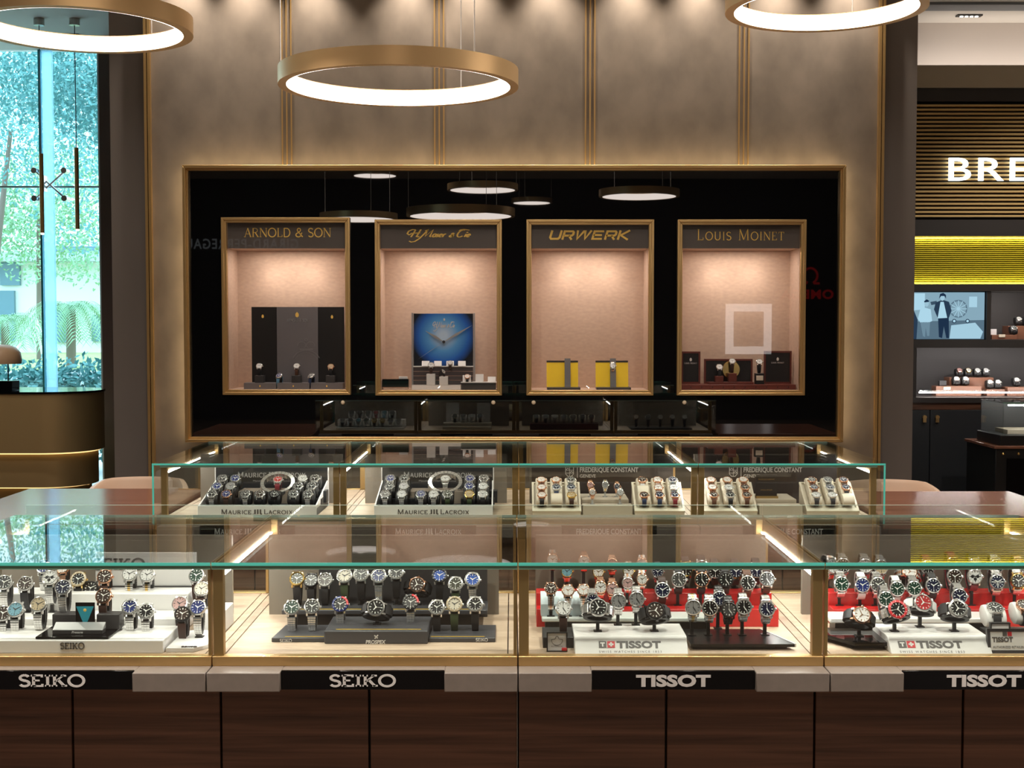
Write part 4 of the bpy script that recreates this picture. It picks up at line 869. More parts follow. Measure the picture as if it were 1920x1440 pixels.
# ================================================================ FRONT ROW, FIRST COUNTER: white tiers
def bx(name, x0, x1, y0, y1, z0, z1, m, label, cat, group=None, bevel=.0015): return solo(name, MB().box(x0, x1, y0, y1, z0, z1), m, label, cat, group, bevel)
G1, G2, G3, G4 = 'first front counter', 'second front counter', 'third front counter', 'fourth front counter'
xL = FX - 2 * W + .04
z1 = zat(1200, 3.45); z2 = zat(1159, 3.63); z3 = zat(1113, 3.74)
xe = xat(303, 3.45)
t = thing('tiered_display_stand', 'wide white three-tier watch stand in the first front counter', 'display stand', ((xL + xe) / 2, 3.6, ZD))
part('lower_tier', MB().box(xL, xe, 3.445, 3.62, ZD, z1), WHITE, t, bevel=.002); part('middle_tier', MB().box(xL + .01, xe - .005, 3.622, 3.735, ZD, z2), WHITE, t, bevel=.002); part('upper_tier', MB().box(xL + .02, xe - .005, 3.737, 3.83, ZD, z3), WHITE, t, bevel=.002)
g = seiko_letters(.017); place(g, (xat(131, 3.444), 3.4435, zat(1217, 3.444)), 46 / FPX * 3.444); part('lettering', g, LETGREY, t, 'dark lettering')
a = PY(180, 1107, 3.845); c_ = PY(368, 1036, 3.845)
t = thing('backdrop_board', 'white board with dark lettering behind the white tiers', 'sign board', ((a.x + c_.x) / 2, 3.85, ZD)); part('board', MB().box(a.x, c_.x, 3.842, 3.852, z3 + .002, c_.z), WHITE, t, bevel=.001); part('foot', MB().box(a.x, c_.x, 3.832, 3.858, ZD, z3 + .002), CHAR, t)
g = seiko_letters(.033); place(g, (xat(221, 3.841), 3.8415, zat(1068, 3.841)), 99 / FPX * 3.841); part('lettering', g, LETGREY, t)
# low white plate at its right
a = PY(311, 1225, 3.455); c_ = PY(388, 1225, 3.455); zl = ZD + .012
t = thing('display_plate', 'low white plate with cut corner, right of the white tiers', 'display stand', ((a.x + c_.x) / 2, 3.55, ZD))
part('plate', MB().prism([(a.x, 3.455), (c_.x - .035, 3.455), (c_.x - .002, 3.50), (c_.x - .002, 3.66), (a.x, 3.66)], ZD, zl), WHITE, t, bevel=.0015); part('riser', MB().box(a.x + .03, c_.x - .002, 3.661, 3.80, ZD, .84), WHITE, t, bevel=.0015)
g = seiko_letters(.007); place(g, (xat(351, 3.46), 3.458, zl + .001), .042, -PI / 2 * .9); part('lettering', g, LETGREY, t)
# black gloss tray with two cubes, card and name bar
ym = 3.49; zt_ = z1 + .007
q = [PZ(66, 1199, z1), PZ(203, 1199, z1)]; x0, x1 = q[0].x, q[1].x; y0 = q[0].y
t = thing('display_tray', 'black gloss tray lying on the white tiers, two cubes on it', 'tray', ((x0 + x1) / 2, y0 + .06, z1)); part('plate', MB().box(x0, x1, y0, y0 + .125, z1, zt_), GLOSSBLACK, t, bevel=.002)
yb_ = y0 + .030; a = PY(98, 1188, yb_); c_ = PY(192, 1188, yb_)
t = thing('name_bar', 'small dark bar with a silver top on the black gloss tray', 'name bar', ((a.x + c_.x) / 2, yb_, zt_)); part('bar', MB().box(a.x, c_.x, yb_, yb_ + .03, zt_, zt_ + .011), CHAR, t, bevel=.001); part('top', MB().prism([(yb_ + .003, zt_ + .011), (yb_ + .03, zt_ + .026), (yb_ + .03, zt_ + .011)], a.x, c_.x, 'x'), mat('silver_print', (.5, .5, .5), .3, .6), t)
g = sans('Presage', .006, .02, .2); place(g, ((a.x + c_.x) / 2, yb_ - .0006, zt_ + .0025), .030); part('lettering', g, SILVERT, t)
yc = y0 + .085; cubes = []
for px0, px1, lab in ((98, 142, 'black cube at the left on the black gloss tray'), (181, 224, 'black cube at the right on the black gloss tray')):
    a = PY(px0, 1172, yc); c_ = PY(px1, 1172, yc); zc = zat(1152, yc); o = bx('display_cube', a.x, c_.x, yc, yc + .045, zt_, zc, CHAR, lab, 'cube', 'black cubes on the gloss tray'); cubes.append(zc)
yk = y0 + .065; a = PY(142, 1172, yk); c_ = PY(177, 1130, yk)
t = thing('display_card', 'black card with a teal triangle between the black cubes', 'card', ((a.x + c_.x) / 2, yk, zt_)); part('card', MB().box(a.x, c_.x, yk, yk + .004, zt_, c_.z), GLOSSBLACK, t)
k = (c_.x - a.x); part('triangle', MB().prism([(a.x + .002, c_.z - .010), (c_.x - .002, c_.z - .010), (a.x + k / 2, zt_ + .010)], yk - .0008, yk, 'y'), mat('teal_print', (.03, .32, .42), .3), t, 'teal triangle'); part('crest', MB().lathe([(.0045, 0), (0, -.001)], (a.x + k / 2, yk - .0008, c_.z - .020), 12, 0, 'y'), GOLDT, t)
rowset([(6, 1150, 'bSS'), (29, 1143, 'lSS'), (72, 1133, 'cSS'), (244, 1138, 'nSSDs'), (274, 1146, 'kSSDs')], 'front row, ' + G1, G1, 3.555, z1)
rowset([(8, 1092, 'kSS'), (47, 1094, 'bSk'), (93, 1083, 'wSS3p')], 'middle row, ' + G1, G1, 3.69, z2)
rowset([(118, 1101, 'vSS'), (194, 1117, 'bRd')], 'on black cubes, ' + G1, G1, yc + .030, cubes[0])
rowset([(82, 1062, 'nSS'), (118, 1064, 'wRR', dict(s=.85)), (147, 1086, 'kGkDc'), (170, 1103, 'kKk3'), (196, 1081, 'bRd3'), (243, 1076, 'wSU'), (276, 1078, 'wSU')], 'back row, ' + G1, G1, 3.785, z3)
rowset([(342, 1151, 'bKd'), (371, 1139, 'nSS')], 'front pair on low plate, ' + G1, G1, 3.56, zl); rowset([(337, 1132, 'pSd')], 'behind the front pair, low plate', G1, 3.62, zl)
rowset([(368, 1079, 'gSd', dict(Y=3.76)), (378, 1104, 'mSd', dict(Y=3.70))], 'back pair on low plate, ' + G1, G1, 3.74, .84)
# ================================================================ SECOND COUNTER: black stepped stand
zc = zat(1183, 3.545); zs = zat(1196, 3.565); zt2 = zat(1144, 3.745)
GREYB = mat('graphite_stand', (.055, .055, .062), .38); YLINE = mat('yellow_line', (.80, .52, .02), .4)
a = PY(608, 1210, 3.545).x; c_ = PY(802, 1210, 3.545).x; l = PY(509, 1208, 3.565).x; r = PY(929, 1206, 3.565).x
t = thing('stepped_display_stand', 'black stepped watch stand with yellow lines, second front counter', 'display stand', ((l + r) / 2, 3.65, ZD))
part('left_step', MB().prism([(l, 3.565), (a - .001, 3.565), (a - .001, 3.722), (l + .012, 3.722)], ZD, zs), GREYB, t, bevel=.002); part('right_step', MB().box(c_ + .001, r, 3.565, 3.722, ZD, zs), GREYB, t, bevel=.002)
part('centre_step', MB().box(a, c_, 3.545, 3.725, ZD, zc), GREYB, t, 'taller middle block', bevel=.003)
tl = PY(528, 1148, 3.745).x; tr = PY(914, 1148, 3.745).x; part('upper_shelf', MB().box(tl, tr, 3.745, 3.875, zt2 - .013, zt2), GREYB, t, bevel=.002); part('upper_support', MB().box(tl + .03, tr - .03, 3.765, 3.875, ZD, zt2 - .013), BLACK, t)
for x0, x1, y, z in ((l + .035, a - .006, 3.578, zs), (c_ + .006, r - .03, 3.578, zs), (a + .03, c_ - .02, 3.562, zc), (tl + .05, tr - .05, 3.755, zt2)): part('line', MB().box(x0, x1, y, y + .003, z, z + .0006), YLINE, t, 'yellow line')
g = sans('PROSPEX', .010, .03, .15); place(g, (xat(703, 3.5445), 3.5443, zat(1207, 3.5445)), 38 / FPX * 3.5445); part('lettering', g, SILVERT, t)
g = MB(); x_, z_ = xat(704, 3.5445), zat(1194, 3.5445); ribbon(g, [(x_ - .004, z_ - .005), (x_ + .005, z_ + .005)], .003, 3.5438, 3.545); ribbon(g, [(x_ - .005, z_ + .004), (x_ + .004, z_ - .004)], .003, 3.5438, 3.545); part('emblem', g, SILVERT, t)
for px in (533.5, 903): g = seiko_letters(.008); place(g, (xat(px, 3.564), 3.5645, zat(1204 if px < 600 else 1202.5, 3.564)), 23 / FPX * 3.564); part('lettering', g, SILVERT, t)
bx('backdrop_board', PY(598, 1150, 3.877).x, PY(914, 1150, 3.877).x, 3.877, 3.882, ZD, zat(1058, 3.877), CHAR, 'black board standing behind the black stepped stand', 'sign board')
rowset([(547, 1139, 'gSS'), (585, 1137, 'kSS'), (819, 1139, 'kSkDs'), (852, 1133, 'mSgDc'), (891, 1133, 'kSkDs')], 'front row on side steps, ' + G2, G2, 3.645, zs)
rowset([(638, 1133, 'kSSDnP'), (770, 1129, 'ySSDkP')], 'front row on middle block, ' + G2, G2, 3.645, zc)
rowset([(705, 1139, 'kSk', dict(loop='S', el=32, roll=84, s=1.1))], 'middle block front, ' + G2, G2, 3.60, zc)
rowset([(557, 1085, 'oGkF'), (583, 1088, 'yKk3'), (609, 1087, 'bSkF'), (646, 1080, 'mSgD'), (677, 1077, 'kSkDs'), (710, 1080, 'nSSDs'), (743, 1073, 'kSkDs'), (824, 1079, 'BSkDk'), (854, 1095, 'oSgDs'), (886, 1087, 'BSSDs')], 'back row, ' + G2, G2, 3.805, zt2)
rowset([(782, 1096, 'bRk', dict(loop='S', el=32, roll=80, s=1.05))], 'lying in back row, ' + G2, G2, 3.795, zt2)
# ================================================================ THIRD COUNTER: white block, red risers
def tlogo(t, x, y, z, w, sub=True, m=LETGREY, rx=0):
    """square T, red square with a white cross, then the name"""
    s = w / 378 * 46
    sq = place(MB().box(0, s, -.0008, 0, 0, s), (x, y, z), None, rx); part('emblem', sq, m, t); l_ = MB(); l_.box(s * .2, s * .8, -.0014, -.0008, s * .62, s * .80); l_.box(s * .41, s * .59, -.0014, -.0008, s * .15, s * .62); part('emblem_letter', place(l_, (x, y, z), None, rx), WHITE, t)
    part('emblem', place(MB().box(s * 1.12, s * 2.12, -.0008, 0, 0, s), (x, y, z), None, rx), REDT, t, 'red square'); l_ = MB(); l_.box(s * 1.50, s * 1.74, -.0014, -.0008, s * .18, s * .82); l_.box(s * 1.30, s * 1.94, -.0014, -.0008, s * .38, s * .62); part('emblem_cross', place(l_, (x, y, z), None, rx), WHITE, t)
    g = sans('TISSOT', s, .045, 0, 1.02); g.v = [(v[0], v[1], v[2]) for v in g.v]; xs = [v[0] for v in g.v]; k = (w - 2.35 * s) / (max(xs) - min(xs)); x0 = min(xs); g.v = [((v[0] - x0) * k + 2.35 * s, v[1], v[2] * 1.0) for v in g.v]; part('lettering', place(g, (x, y, z), None, rx), m, t)
    if sub: g = sans('SWISS WATCHES SINCE 1853', s * .32, .0, 0, 1.5); xs = [v[0] for v in g.v]; k = w / (max(xs) - min(xs)); g.v = [((v[0] - min(xs)) * k, v[1], v[2] - s * .75) for v in g.v]; part('lettering', place(g, (x, y, z), None, rx), m, t)
def white_block(px0, px1, label, lx, lw):
    yf_, yk_ = 3.432, 3.475; zt_ = zat(1192, yk_); x0, x1 = PY(px0, 1232, yf_).x, PY(px1, 1232, yf_).x
    t = thing('display_block', label, 'display stand', ((x0 + x1) / 2, 3.5, ZD)); part('body', MB().prism([(yf_, ZD), (yk_, zt_), (3.62, zt_), (3.62, ZD)], x0, x1, 'x'), WHITE, t, bevel=.002)
    rx = -math.atan2(yk_ - yf_, zt_ - ZD); zl = ZD + .36 * (zt_ - ZD); yl = yf_ + .36 * (yk_ - yf_)
    tlogo(t, xat(lx, yl), yl - .0006, zl, lw / FPX * yl, True, LETGREY, rx); return zt_
zw = white_block(1078, 1291, 'white block with dark and red logo, third front counter', 1124, 118)
a = PY(1293, 1215, 3.50).x; c_ = PY(1490, 1208, 3.48).x; zk = zat(1206, 3.49)
t = thing('display_tray', 'flat black tray with a pale right edge, third front counter', 'tray', ((a + c_) / 2, 3.56, ZD)); part('plate', MB().prism([(a, 3.48), (c_, 3.48), (c_ - .06, 3.655), (a, 3.655)], zk - .008, zk), mat('tray_satin_black', (.008, .008, .009), .28, spec=.35), t); part('body', MB().prism([(a + .01, 3.495), (c_ - .05, 3.495), (c_ - .08, 3.65), (a + .01, 3.65)], ZD, zk - .008), BLACK, t)
part('edge', MB().prism([(c_ + .0006, 3.48), (c_ + .004, 3.48), (c_ - .056, 3.655), (c_ - .0594, 3.655)], zk - .008, zk + .001), WHITE, t, 'pale edge')
a = PY(1018, 1205, 3.50).x; bx('display_box', a, PY(1076, 1205, 3.50).x, 3.50, 3.62, ZD, zat(1195, 3.50), BLACK, 'low black box left of the white block, third front counter', 'display stand')
zl3 = zat(1158, 3.665); a = PY(1016, 1160, 3.665).x; c_ = PY(1335, 1160, 3.665).x
t = thing('display_shelf', 'pale grey shelf on black body behind white block, third front counter', 'display stand', ((a + c_) / 2, 3.7, ZD)); part('top', MB().box(a, c_, 3.662, 3.745, zl3 - .012, zl3), mat('pale_grey_lacquer', (.62, .66, .63), .3), t, bevel=.003); part('body', MB().box(a + .01, c_ - .01, 3.68, 3.745, ZD, zl3 - .012), BLACK, t)
def red_riser(px0, px1, label):
    x0, x1 = PY(px0, 1130, 3.75).x, PY(px1, 1130, 3.75).x; za, zb = zat(1142, 3.75), zat(1112, 3.80)
    t = thing('stepped_riser', label, 'display stand', ((x0 + x1) / 2, 3.8, ZD), 'red stepped risers'); part('lower_step', MB().box(x0, x1, 3.748, 3.800, ZD, za), REDL, t, bevel=.0015); part('upper_step', MB().box(x0, x1 - .01, 3.801, 3.87, ZD, zb), REDL, t, bevel=.0015); return za, zb
ra, rb = red_riser(1006, 1460, 'red stepped riser at the back of the third front counter')
a = PY(1014, 1145, 3.69); c_ = PY(1092, 1104, 3.72); 
t = thing('display_box', 'small pale blue box under three watches, third front counter', 'display stand', ((a.x + c_.x) / 2, 3.71, zl3)); zz = zat(1133, 3.685); part('body', MB().prism([(3.685, zl3), (3.685, zz), (3.742, zat(1108, 3.742)), (3.742, zl3)], a.x, c_.x, 'x'), mat('pale_blue_box', (.60, .70, .74), .3), t, bevel=.001)
part('emblem', MB().box(xat(1034, 3.684), xat(1041, 3.684), 3.6842, 3.685, zz - .014, zz - .004), LETGREY, t)
GT = dict(loop='S', el=14)
rowset([(1036, 1049, 'wRT'), (1063, 1071, 'lGU'), (1095, 1052, 'wRR'), (1122, 1072, 'wGR'), (1148, 1058, 'pRR'), (1179, 1070, 'wGT'), (1204, 1058, 'wRT'), (1233, 1072, 'vSS')], 'back row left half, ' + G3, G3, 3.845, rb, s=.80, **GT)
rowset([(1286, 1067, 'kGk3'), (1316, 1064, 'kSk3'), (1341, 1071, 'kSk3'), (1380, 1071, 'vGk'), (1419, 1070, 'vSk')], 'back row right half, ' + G3, G3, 3.850, rb, **GT)
rowset([(1126, 1101, 'wRR'), (1148, 1104, 'pRR'), (1177, 1093, 'pST', dict(s=.76)), (1204, 1086, 'wRT', dict(s=.76)), (1242, 1106, 'vSd1', dict(s=1.02))], 'second row left half, ' + G3, G3, 3.775, ra, s=.85, **GT)
rowset([(1273, 1087, 'ySk1h'), (1316, 1087, 'kRkh'), (1361, 1087, 'kKk1h'), (1402, 1093, 'kSbh'), (1438, 1086, 'kSdh')], 'second row right half, ' + G3, G3, 3.775, ra, **GT)
rowset([(1033, 1103, 'bRT'), (1065, 1107, 'wRT'), (1094, 1106, 'wRT')], 'on pale blue box, ' + G3, G3, 3.672, zl3, loop='H', s=.82)
rowset([(1056, 1141, 'wSdh')], 'front left corner, ' + G3, G3, 3.555, zat(1195, 3.50), s=.98)
rowset([(1160, 1127, 'sSSh'), (1194, 1123, 'sSSh')], 'back of white block, ' + G3, G3, 3.575, zw, s=.95, loop='S', el=14)
rowset([(1111, 1126, 'vSSF')], 'on pale grey shelf, ' + G3, G3, 3.64, zl3, s=.9, loop='S', el=14) 
rowset([(1122, 1139, 'kSS3', dict(roll=86)), (1229, 1145, 'bKk3', dict(roll=-84))], 'lying on white block, ' + G3, G3, 3.50, zw, loop='S', el=32, s=1.12)
rowset([(1300, 1139, 'sSUh'), (1331, 1140, 'kSTh'), (1367, 1143, 'yKK1h'), (1395, 1138, 'kSS1Fh'), (1438, 1142, 'vSSFh')], 'front row on black tray, ' + G3, G3, 3.555, zk, loop='S', el=14)
rowset([(1349, 1122, 'vSK')], 'behind black tray row, ' + G3, G3, 3.635, zk, loop='S', el=14, s=.95)
# small framed card
ya = 3.462; a = PY(1025, 1227, ya); c_ = PY(1064, 1186, ya)
t = thing('framed_card', 'small black framed card with a dial drawing, third front counter', 'card', ((a.x + c_.x) / 2, ya, ZD)); zt_ = c_.z; part('frame', frame(MB(), a.x, c_.x, ZD, zt_, .003, ya - .003, ya + .006), BLACK, t); part('card', MB().box(a.x + .002, c_.x - .002, ya, ya + .003, ZD + .002, zt_ - .002), mat('pale_card', (.66, .65, .66), .4), t)
g = MB(); xm = (a.x + c_.x) / 2; zm = (ZD + zt_) / 2 + .006; ribbon(g, arc(xm, zm, .015, .015, 180, 360, 14) + [(xm + .007, zm + .001)] + arc(xm, zm + .004, .0045, .0045, -20, 200, 10) + [(xm - .007, zm + .001), (xm - .015, zm)], .0012, ya - .0006, ya); part('drawing', g, LETGREY, t); t.rotation_euler.x = -.13; g = sans('AUTOMATIC', .004, 0, 0, 1.2); place(g, (xm, ya - .0004, ZD + .012), .031); part('lettering', g, LETGREY, t)
bx('sticker', xm + .012, xm + .026, ya - .007, ya - .0035, ZD + .004, ZD + .012, REDT, 'small red tag at the foot of the framed card', 'tag')
# ================================================================ FOURTH COUNTER
zw4 = white_block(1672, 1862, 'white block with dark and red logo, fourth front counter', 1690, 122)
red_riser(1562, 1985, 'red stepped riser at the back of the fourth front counter')
a = PY(1556, 1160, 3.66).x; c_ = PY(1870, 1160, 3.66).x; t = thing('display_shelf', 'pale shelf on black body behind white block, fourth front counter', 'display stand', ((a + c_) / 2, 3.7, ZD)); part('top', MB().box(a, c_, 3.655, 3.745, zl3 - .014, zl3), WHITE, t, bevel=.003); part('body', MB().box(a + .02, c_ - .01, 3.68, 3.745, ZD, zl3 - .014), BLACK, t)
t = thing('display_tray', 'black tray with slanting edge at the left, fourth front counter', 'tray', (1.02, 3.5, ZD)); a = PY(1600, 1202, 3.49); zq = ZD + .022; part('plate', MB().prism([(.835, 3.645), (.835, 3.60), (a.x, 3.475), (PY(1668, 1200, 3.475).x, 3.475), (PY(1668, 1200, 3.475).x, 3.645)], ZD + .012, zq), GLOSSBLACK, t); part('body', MB().box(a.x, PY(1666, 1200, 3.5).x, 3.50, 3.64, ZD, ZD + .012), BLACK, t)
x5 = PY(1866, 1200, 3.52).x; bx('display_box', x5, 1.55, 3.52, 3.64, ZD, ZD + .025, BLACK, 'low black platform behind the framed sign, fourth front counter', 'display stand')
rowset([(1562, 1062, 'wST', dict(yaw=20)), (1581, 1060, 'kSS'), (1623, 1061, 'wSS'), (1652, 1063, 'cSS'), (1740, 1064, 'kSr'), (1787, 1058, 'kRr'), (1828, 1060, 'wSk'), (1868, 1062, 'kSS'), (1912, 1064, 'bRR')], 'back row, ' + G4, G4, 3.855, rb, **GT)
rowset([(1578, 1095, 'gSS'), (1617, 1097, 'nSw'), (1646, 1096, 'ySS'), (1682, 1104, 'gSw'), (1714, 1103, 'gSS'), (1750, 1098, 'vSk'), (1790, 1081, 'bSr1'), (1828, 1081, 'wSr3p'), (1870, 1091, 'vSS3p'), (1909, 1089, 'kGS1')], 'second row, ' + G4, G4, 3.775, ra, **GT)
rowset([(1706, 1072, 'wRT3', dict(roll=82, el=40))], 'lying behind second row, ' + G4, G4, 3.84, rb, loop='S')
rowset([(1661, 1123, 'gSS'), (1799, 1118, 'vSS')], 'third row on pale shelf, ' + G4, G4, 3.68, zl3, **GT)
rowset([(1683, 1143, 'kSSDr', dict(roll=-80)), (1731, 1130, 'rSw', dict(roll=80, Y=3.55)), (1796, 1141, 'kSkDs', dict(roll=84))], 'lying on white block, ' + G4, G4, 3.50, zw4, loop='S', el=32, s=1.1)
rowset([(1616, 1153, 'wRk', dict(roll=76))], 'lying on slanted black tray, ' + G4, G4, 3.52, zq, loop='S', el=34, s=1.1)
rowset([(1866, 1140, 'kSk1', dict(el=58)), (1921, 1135, 'bRk', dict(el=58))], 'on cushions behind framed sign, ' + G4, G4, 3.585, None, loop='S', st='uw')
ys = 3.445; fsg = t = thing('framed_sign', 'black framed white sign with red logo at the right edge', 'sign', (1.36, ys, ZD)); x0 = PY(1853, 1232, ys).x; x1 = x0 + .135; z0 = ZD; z1_ = zat(1180, ys)
part('frame', frame(MB(), x0, x1, z0, z1_, .008, ys, ys + .012), CHAR, t); part('sheet', MB().box(x0 + .006, x1 - .006, ys + .001, ys + .006, z0 + .006, z1_ - .004), WHITE, t)
tx = xat(1872, ys); s_ = .011
part('emblem', MB().box(tx + .022, tx + .022 + s_, ys - .0002, ys + .0008, z1_ - .019, z1_ - .019 + s_), LETGREY, t); part('emblem', MB().box(tx + .035, tx + .035 + s_, ys - .0002, ys + .0008, z1_ - .019, z1_ - .019 + s_), REDT, t, 'red square')
g = sans('TISSOT', .012, .04); xs = [v[0] for v in g.v]; g.v = [(v[0] - min(xs) + xat(1867, ys), v[1] + ys, v[2] + z1_ - .034) for v in g.v]; part('lettering', g, LETGREY, t); g = sans('AUTHORIZED RETAILER', .0062, .005, 0, 1.05); xs = [v[0] for v in g.v]; g.v = [((v[0] - min(xs)) * .82 + xat(1868, ys), v[1] + ys, v[2] + z0 + .013) for v in g.v]; part('lettering', g, LETGREY, t)
fsg.rotation_euler.x = -.2; a = PY(1849, 1200, 3.54); c_ = PY(1887, 1163, 3.54); t = thing('framed_card', 'grey card in a black frame half behind the framed sign', 'card', ((a.x + c_.x) / 2, 3.5, ZD)); part('frame', frame(MB(), a.x, c_.x, ZD, c_.z, .004, 3.510, 3.521), BLACK, t); part('card', MB().box(a.x + .003, c_.x - .003, 3.512, 3.518, ZD + .003, c_.z - .003), mat('pale_card', (.66, .65, .66), .4), t)
# ================================================================ REAR ROW
H1, H2, H3, H4 = 'first rear counter', 'second rear counter', 'third rear counter', 'fourth rear counter'
DU = .0265 + .0258                               # cushion centre to dial, and half thickness
def ncush(el, s=1.11):                           # height of the dial above the surface its cushion lies on
    e = math.radians(el); return s * (.0265 * math.sin(e) + math.sqrt((.036 * math.cos(e)) ** 2 + (.027 * math.sin(e)) ** 2))
def presentation_tray(px0, px1, bp0, bp1, label, lab2, ring_lab):
    yf, ykk = 5.93, 6.27; zl = zat(948.5, yf); x0, x1 = xat(px0, yf), xat(px1, yf); b0, b1 = PY(bp0, 900, ykk).x, PY(bp1, 900, ykk).x; zt_ = zat(873, ykk)
    t = thing('presentation_tray', label, 'tray', ((x0 + x1) / 2, 6.1, ZD), 'white presentation trays'); DK = mat('tray_black', (.022, .024, .028), .4)
    part('front', MB().box(x0, x1, yf, yf + .008, ZD, zl), WHITE, t, 'white front', bevel=.001); part('floor', MB().prism([(x0, yf + .008), (x1, yf + .008), (b1, ykk), (b0, ykk)], ZD, zl - .012), DK, t)
    for s_, (xa, xb) in (('l', (x0, b0)), ('r', (x1, b1))):
        sg = 1 if s_ == 'l' else -1; b = MB(); P = [(yf + .008, zl), (ykk, zl + .075)]; q = [(xa, yf + .008), (xb, ykk)]; th = .006 * sg
        b.add([(q[0][0], q[0][1], ZD), (q[1][0], q[1][1], ZD), (q[1][0], q[1][1], zl + .075), (q[0][0], q[0][1], zl)] + [(q[0][0] + th, q[0][1], ZD), (q[1][0] + th, q[1][1], ZD), (q[1][0] + th, q[1][1], zl + .075), (q[0][0] + th, q[0][1], zl)], [(0, 1, 2, 3), (7, 6, 5, 4), (0, 4, 5, 1), (1, 5, 6, 2), (2, 6, 7, 3), (3, 7, 4, 0)])
        part('side', b, WHITE, t, 'white side')
    bk = part('back', MB().box(b0, b1, ykk + .001, ykk + .008, ZD, zt_ - .004), DK, t, 'black back panel'); part('border', frame(MB(), b0 - .003, b1 + .003, ZD, zt_, .005, ykk - .001, ykk + .010), WHITE, t, 'white border')
    g = ml_letters(.022); place(g, ((x0 + x1) / 2, yf - .0006, zat(964, yf)), 134 / FPX * yf); part('lettering', g, LETGREY, t)
    g = ml_letters(.026); place(g, ((b0 + b1) / 2, ykk + .0004, zat(895, ykk)), 127 / FPX * ykk); part('lettering', g, mat('silver_print2', (.42, .42, .42), .35), bk)
    g = sans('Manufacture Horlog\u00e8re Suisse', .008, 0, 0, 1); place(g, ((b0 + b1) / 2, ykk + .0004, zat(903, ykk)), 70 / FPX * ykk); part('lettering', g, mat('silver_print2', (.42, .42, .42), .35), bk)
    part('step', MB().box((x0 + x1) / 2 - .12, (x0 + x1) / 2 + .13, 6.10, 6.24, zl - .012, zat(922, 6.10)), mat('taupe_pad', (.30, .24, .19), .6), t, 'taupe middle step')
    zr = [zl - .011, zl + .016, zl + .043]; xm0 = x0 + .012
    for xa, xb in ((x0 + .012, x0 + .165), (x1 - .150, x1 - .006)):
        for k in (1, 2): part('step', MB().box(xa + .012 * k if xa < (x0 + x1) / 2 else xa, xb + .012 * k, 5.975 + .075 * k, 5.975 + .075 * k + .07, zl - .012, zr[k] - .001), DK, t)
    # outsize bracelet ring with a watch standing inside it
    cx, cy = lab2; c0 = PY(cx, cy, 6.16); t = thing('bracelet_ring', ring_lab, 'bracelet ring', tuple(c0), 'oversized bracelet rings'); b = MB(); n = 26; tilt = math.radians(-43)
    Mt = Matrix.Translation(c0) @ Matrix.Rotation(-tilt * .0, 4, 'Y') @ Matrix.Rotation(math.radians(32), 4, 'X')
    for k in range(n):
        a0 = 2 * PI * (k + .06) / n; a1 = 2 * PI * (k + .94) / n; vs = []
        for a in (a0, a1):
            for r, h in ((.064, -.012), (.080, -.014), (.083, 0), (.080, .014), (.064, .012)): vs.append(Mt @ Vector((r * math.cos(a), r * math.sin(a), h)))
        b.add(vs, [(4, 3, 2, 1, 0), (5, 6, 7, 8, 9)] + [(j, (j + 1) % 5, 5 + (j + 1) % 5, 5 + j) for j in range(5)])
    part('links', b, STEEL, t, 'large steel links')
    b = MB(); zlo = zat(922, 6.10)
    for dx in (-.03, .03): b.box(c0.x + dx - .004, c0.x + dx + .004, 6.11, 6.118, zlo, c0.z - .038)
    part('support', b, BLACK, t); return zr, zl
EL = 44; hh = ncush(EL)
def trow(items, k, zr, rown, g, st='uk'):
    Y = (6.00, 6.075, 6.15)[k]
    out = []
    for it in items:
        x = PY(it[0], 915, Y).x; z = zr[k] + hh; out.append((it[0], it[1], it[2], dict(pos=(x, Y, z))))
    rowset(out, rown, g, Y, None, 'S', EL, st=st)
zr, zl = presentation_tray(370, 593, 404, 615, 'white watch tray with a red-strap watch in its ring', (521, 908), 'outsize steel bracelet ring around a red-strap watch')
trow([(397, 930, 'kSS'), (424, 930, 'nRd'), (460, 930, 'ySS'), (487, 930, 'bSk'), (514, 930, 'kKK'), (550, 930, 'kSk3'), (577, 930, 'kSS')], 0, zr, 'front row, ' + H1, H1)
trow([(407, 921, 'nSk'), (432, 919, 'sSk'), (559, 918, 'kSU3'), (584, 921, 'kSS')], 1, zr, 'middle row, ' + H1, H1)
trow([(417, 908, 'ySS'), (441, 908, 'nSS'), (567, 907, 'wSk3'), (590, 910, 'kSS')], 2, zr, 'back row, ' + H1, H1)
rowset([(521, 901, 'rSr3', dict(pos=tuple(PY(521, 899, 6.15))))], 'standing in the ring, ' + H1, H1, 6.15, zat(922, 6.10), 'S', 55, s=1.05)
zr, zl = presentation_tray(701, 924, 716, 925, 'white watch tray with a steel watch in its ring', (835, 907), 'outsize steel bracelet ring around a steel watch')
trow([(722, 930, 'bSS'), (753, 929, 'sSS'), (789, 930, 'nSS'), (813, 930, 'wSS'), (839, 930, 'oSg'), (880, 930, 'cGg'), (905, 930, 'wSk')], 0, zr, 'front row, ' + H2, H2)
trow([(730, 920, 'kSS'), (757, 922, 'sSS'), (880, 921, 'nSS'), (906, 920, 'wSk')], 1, zr, 'middle row, ' + H2, H2)
trow([(732, 909, 'nSU'), (758, 910, 'kSS3'), (881, 908, 'nSk'), (907, 909, 'ySk')], 2, zr, 'back row, ' + H2, H2)
rowset([(835, 899, 'wSS', dict(pos=tuple(PY(835, 897, 6.15))))], 'standing in the ring, ' + H2, H2, 6.15, zat(922, 6.10), 'S', 55, s=1.05)
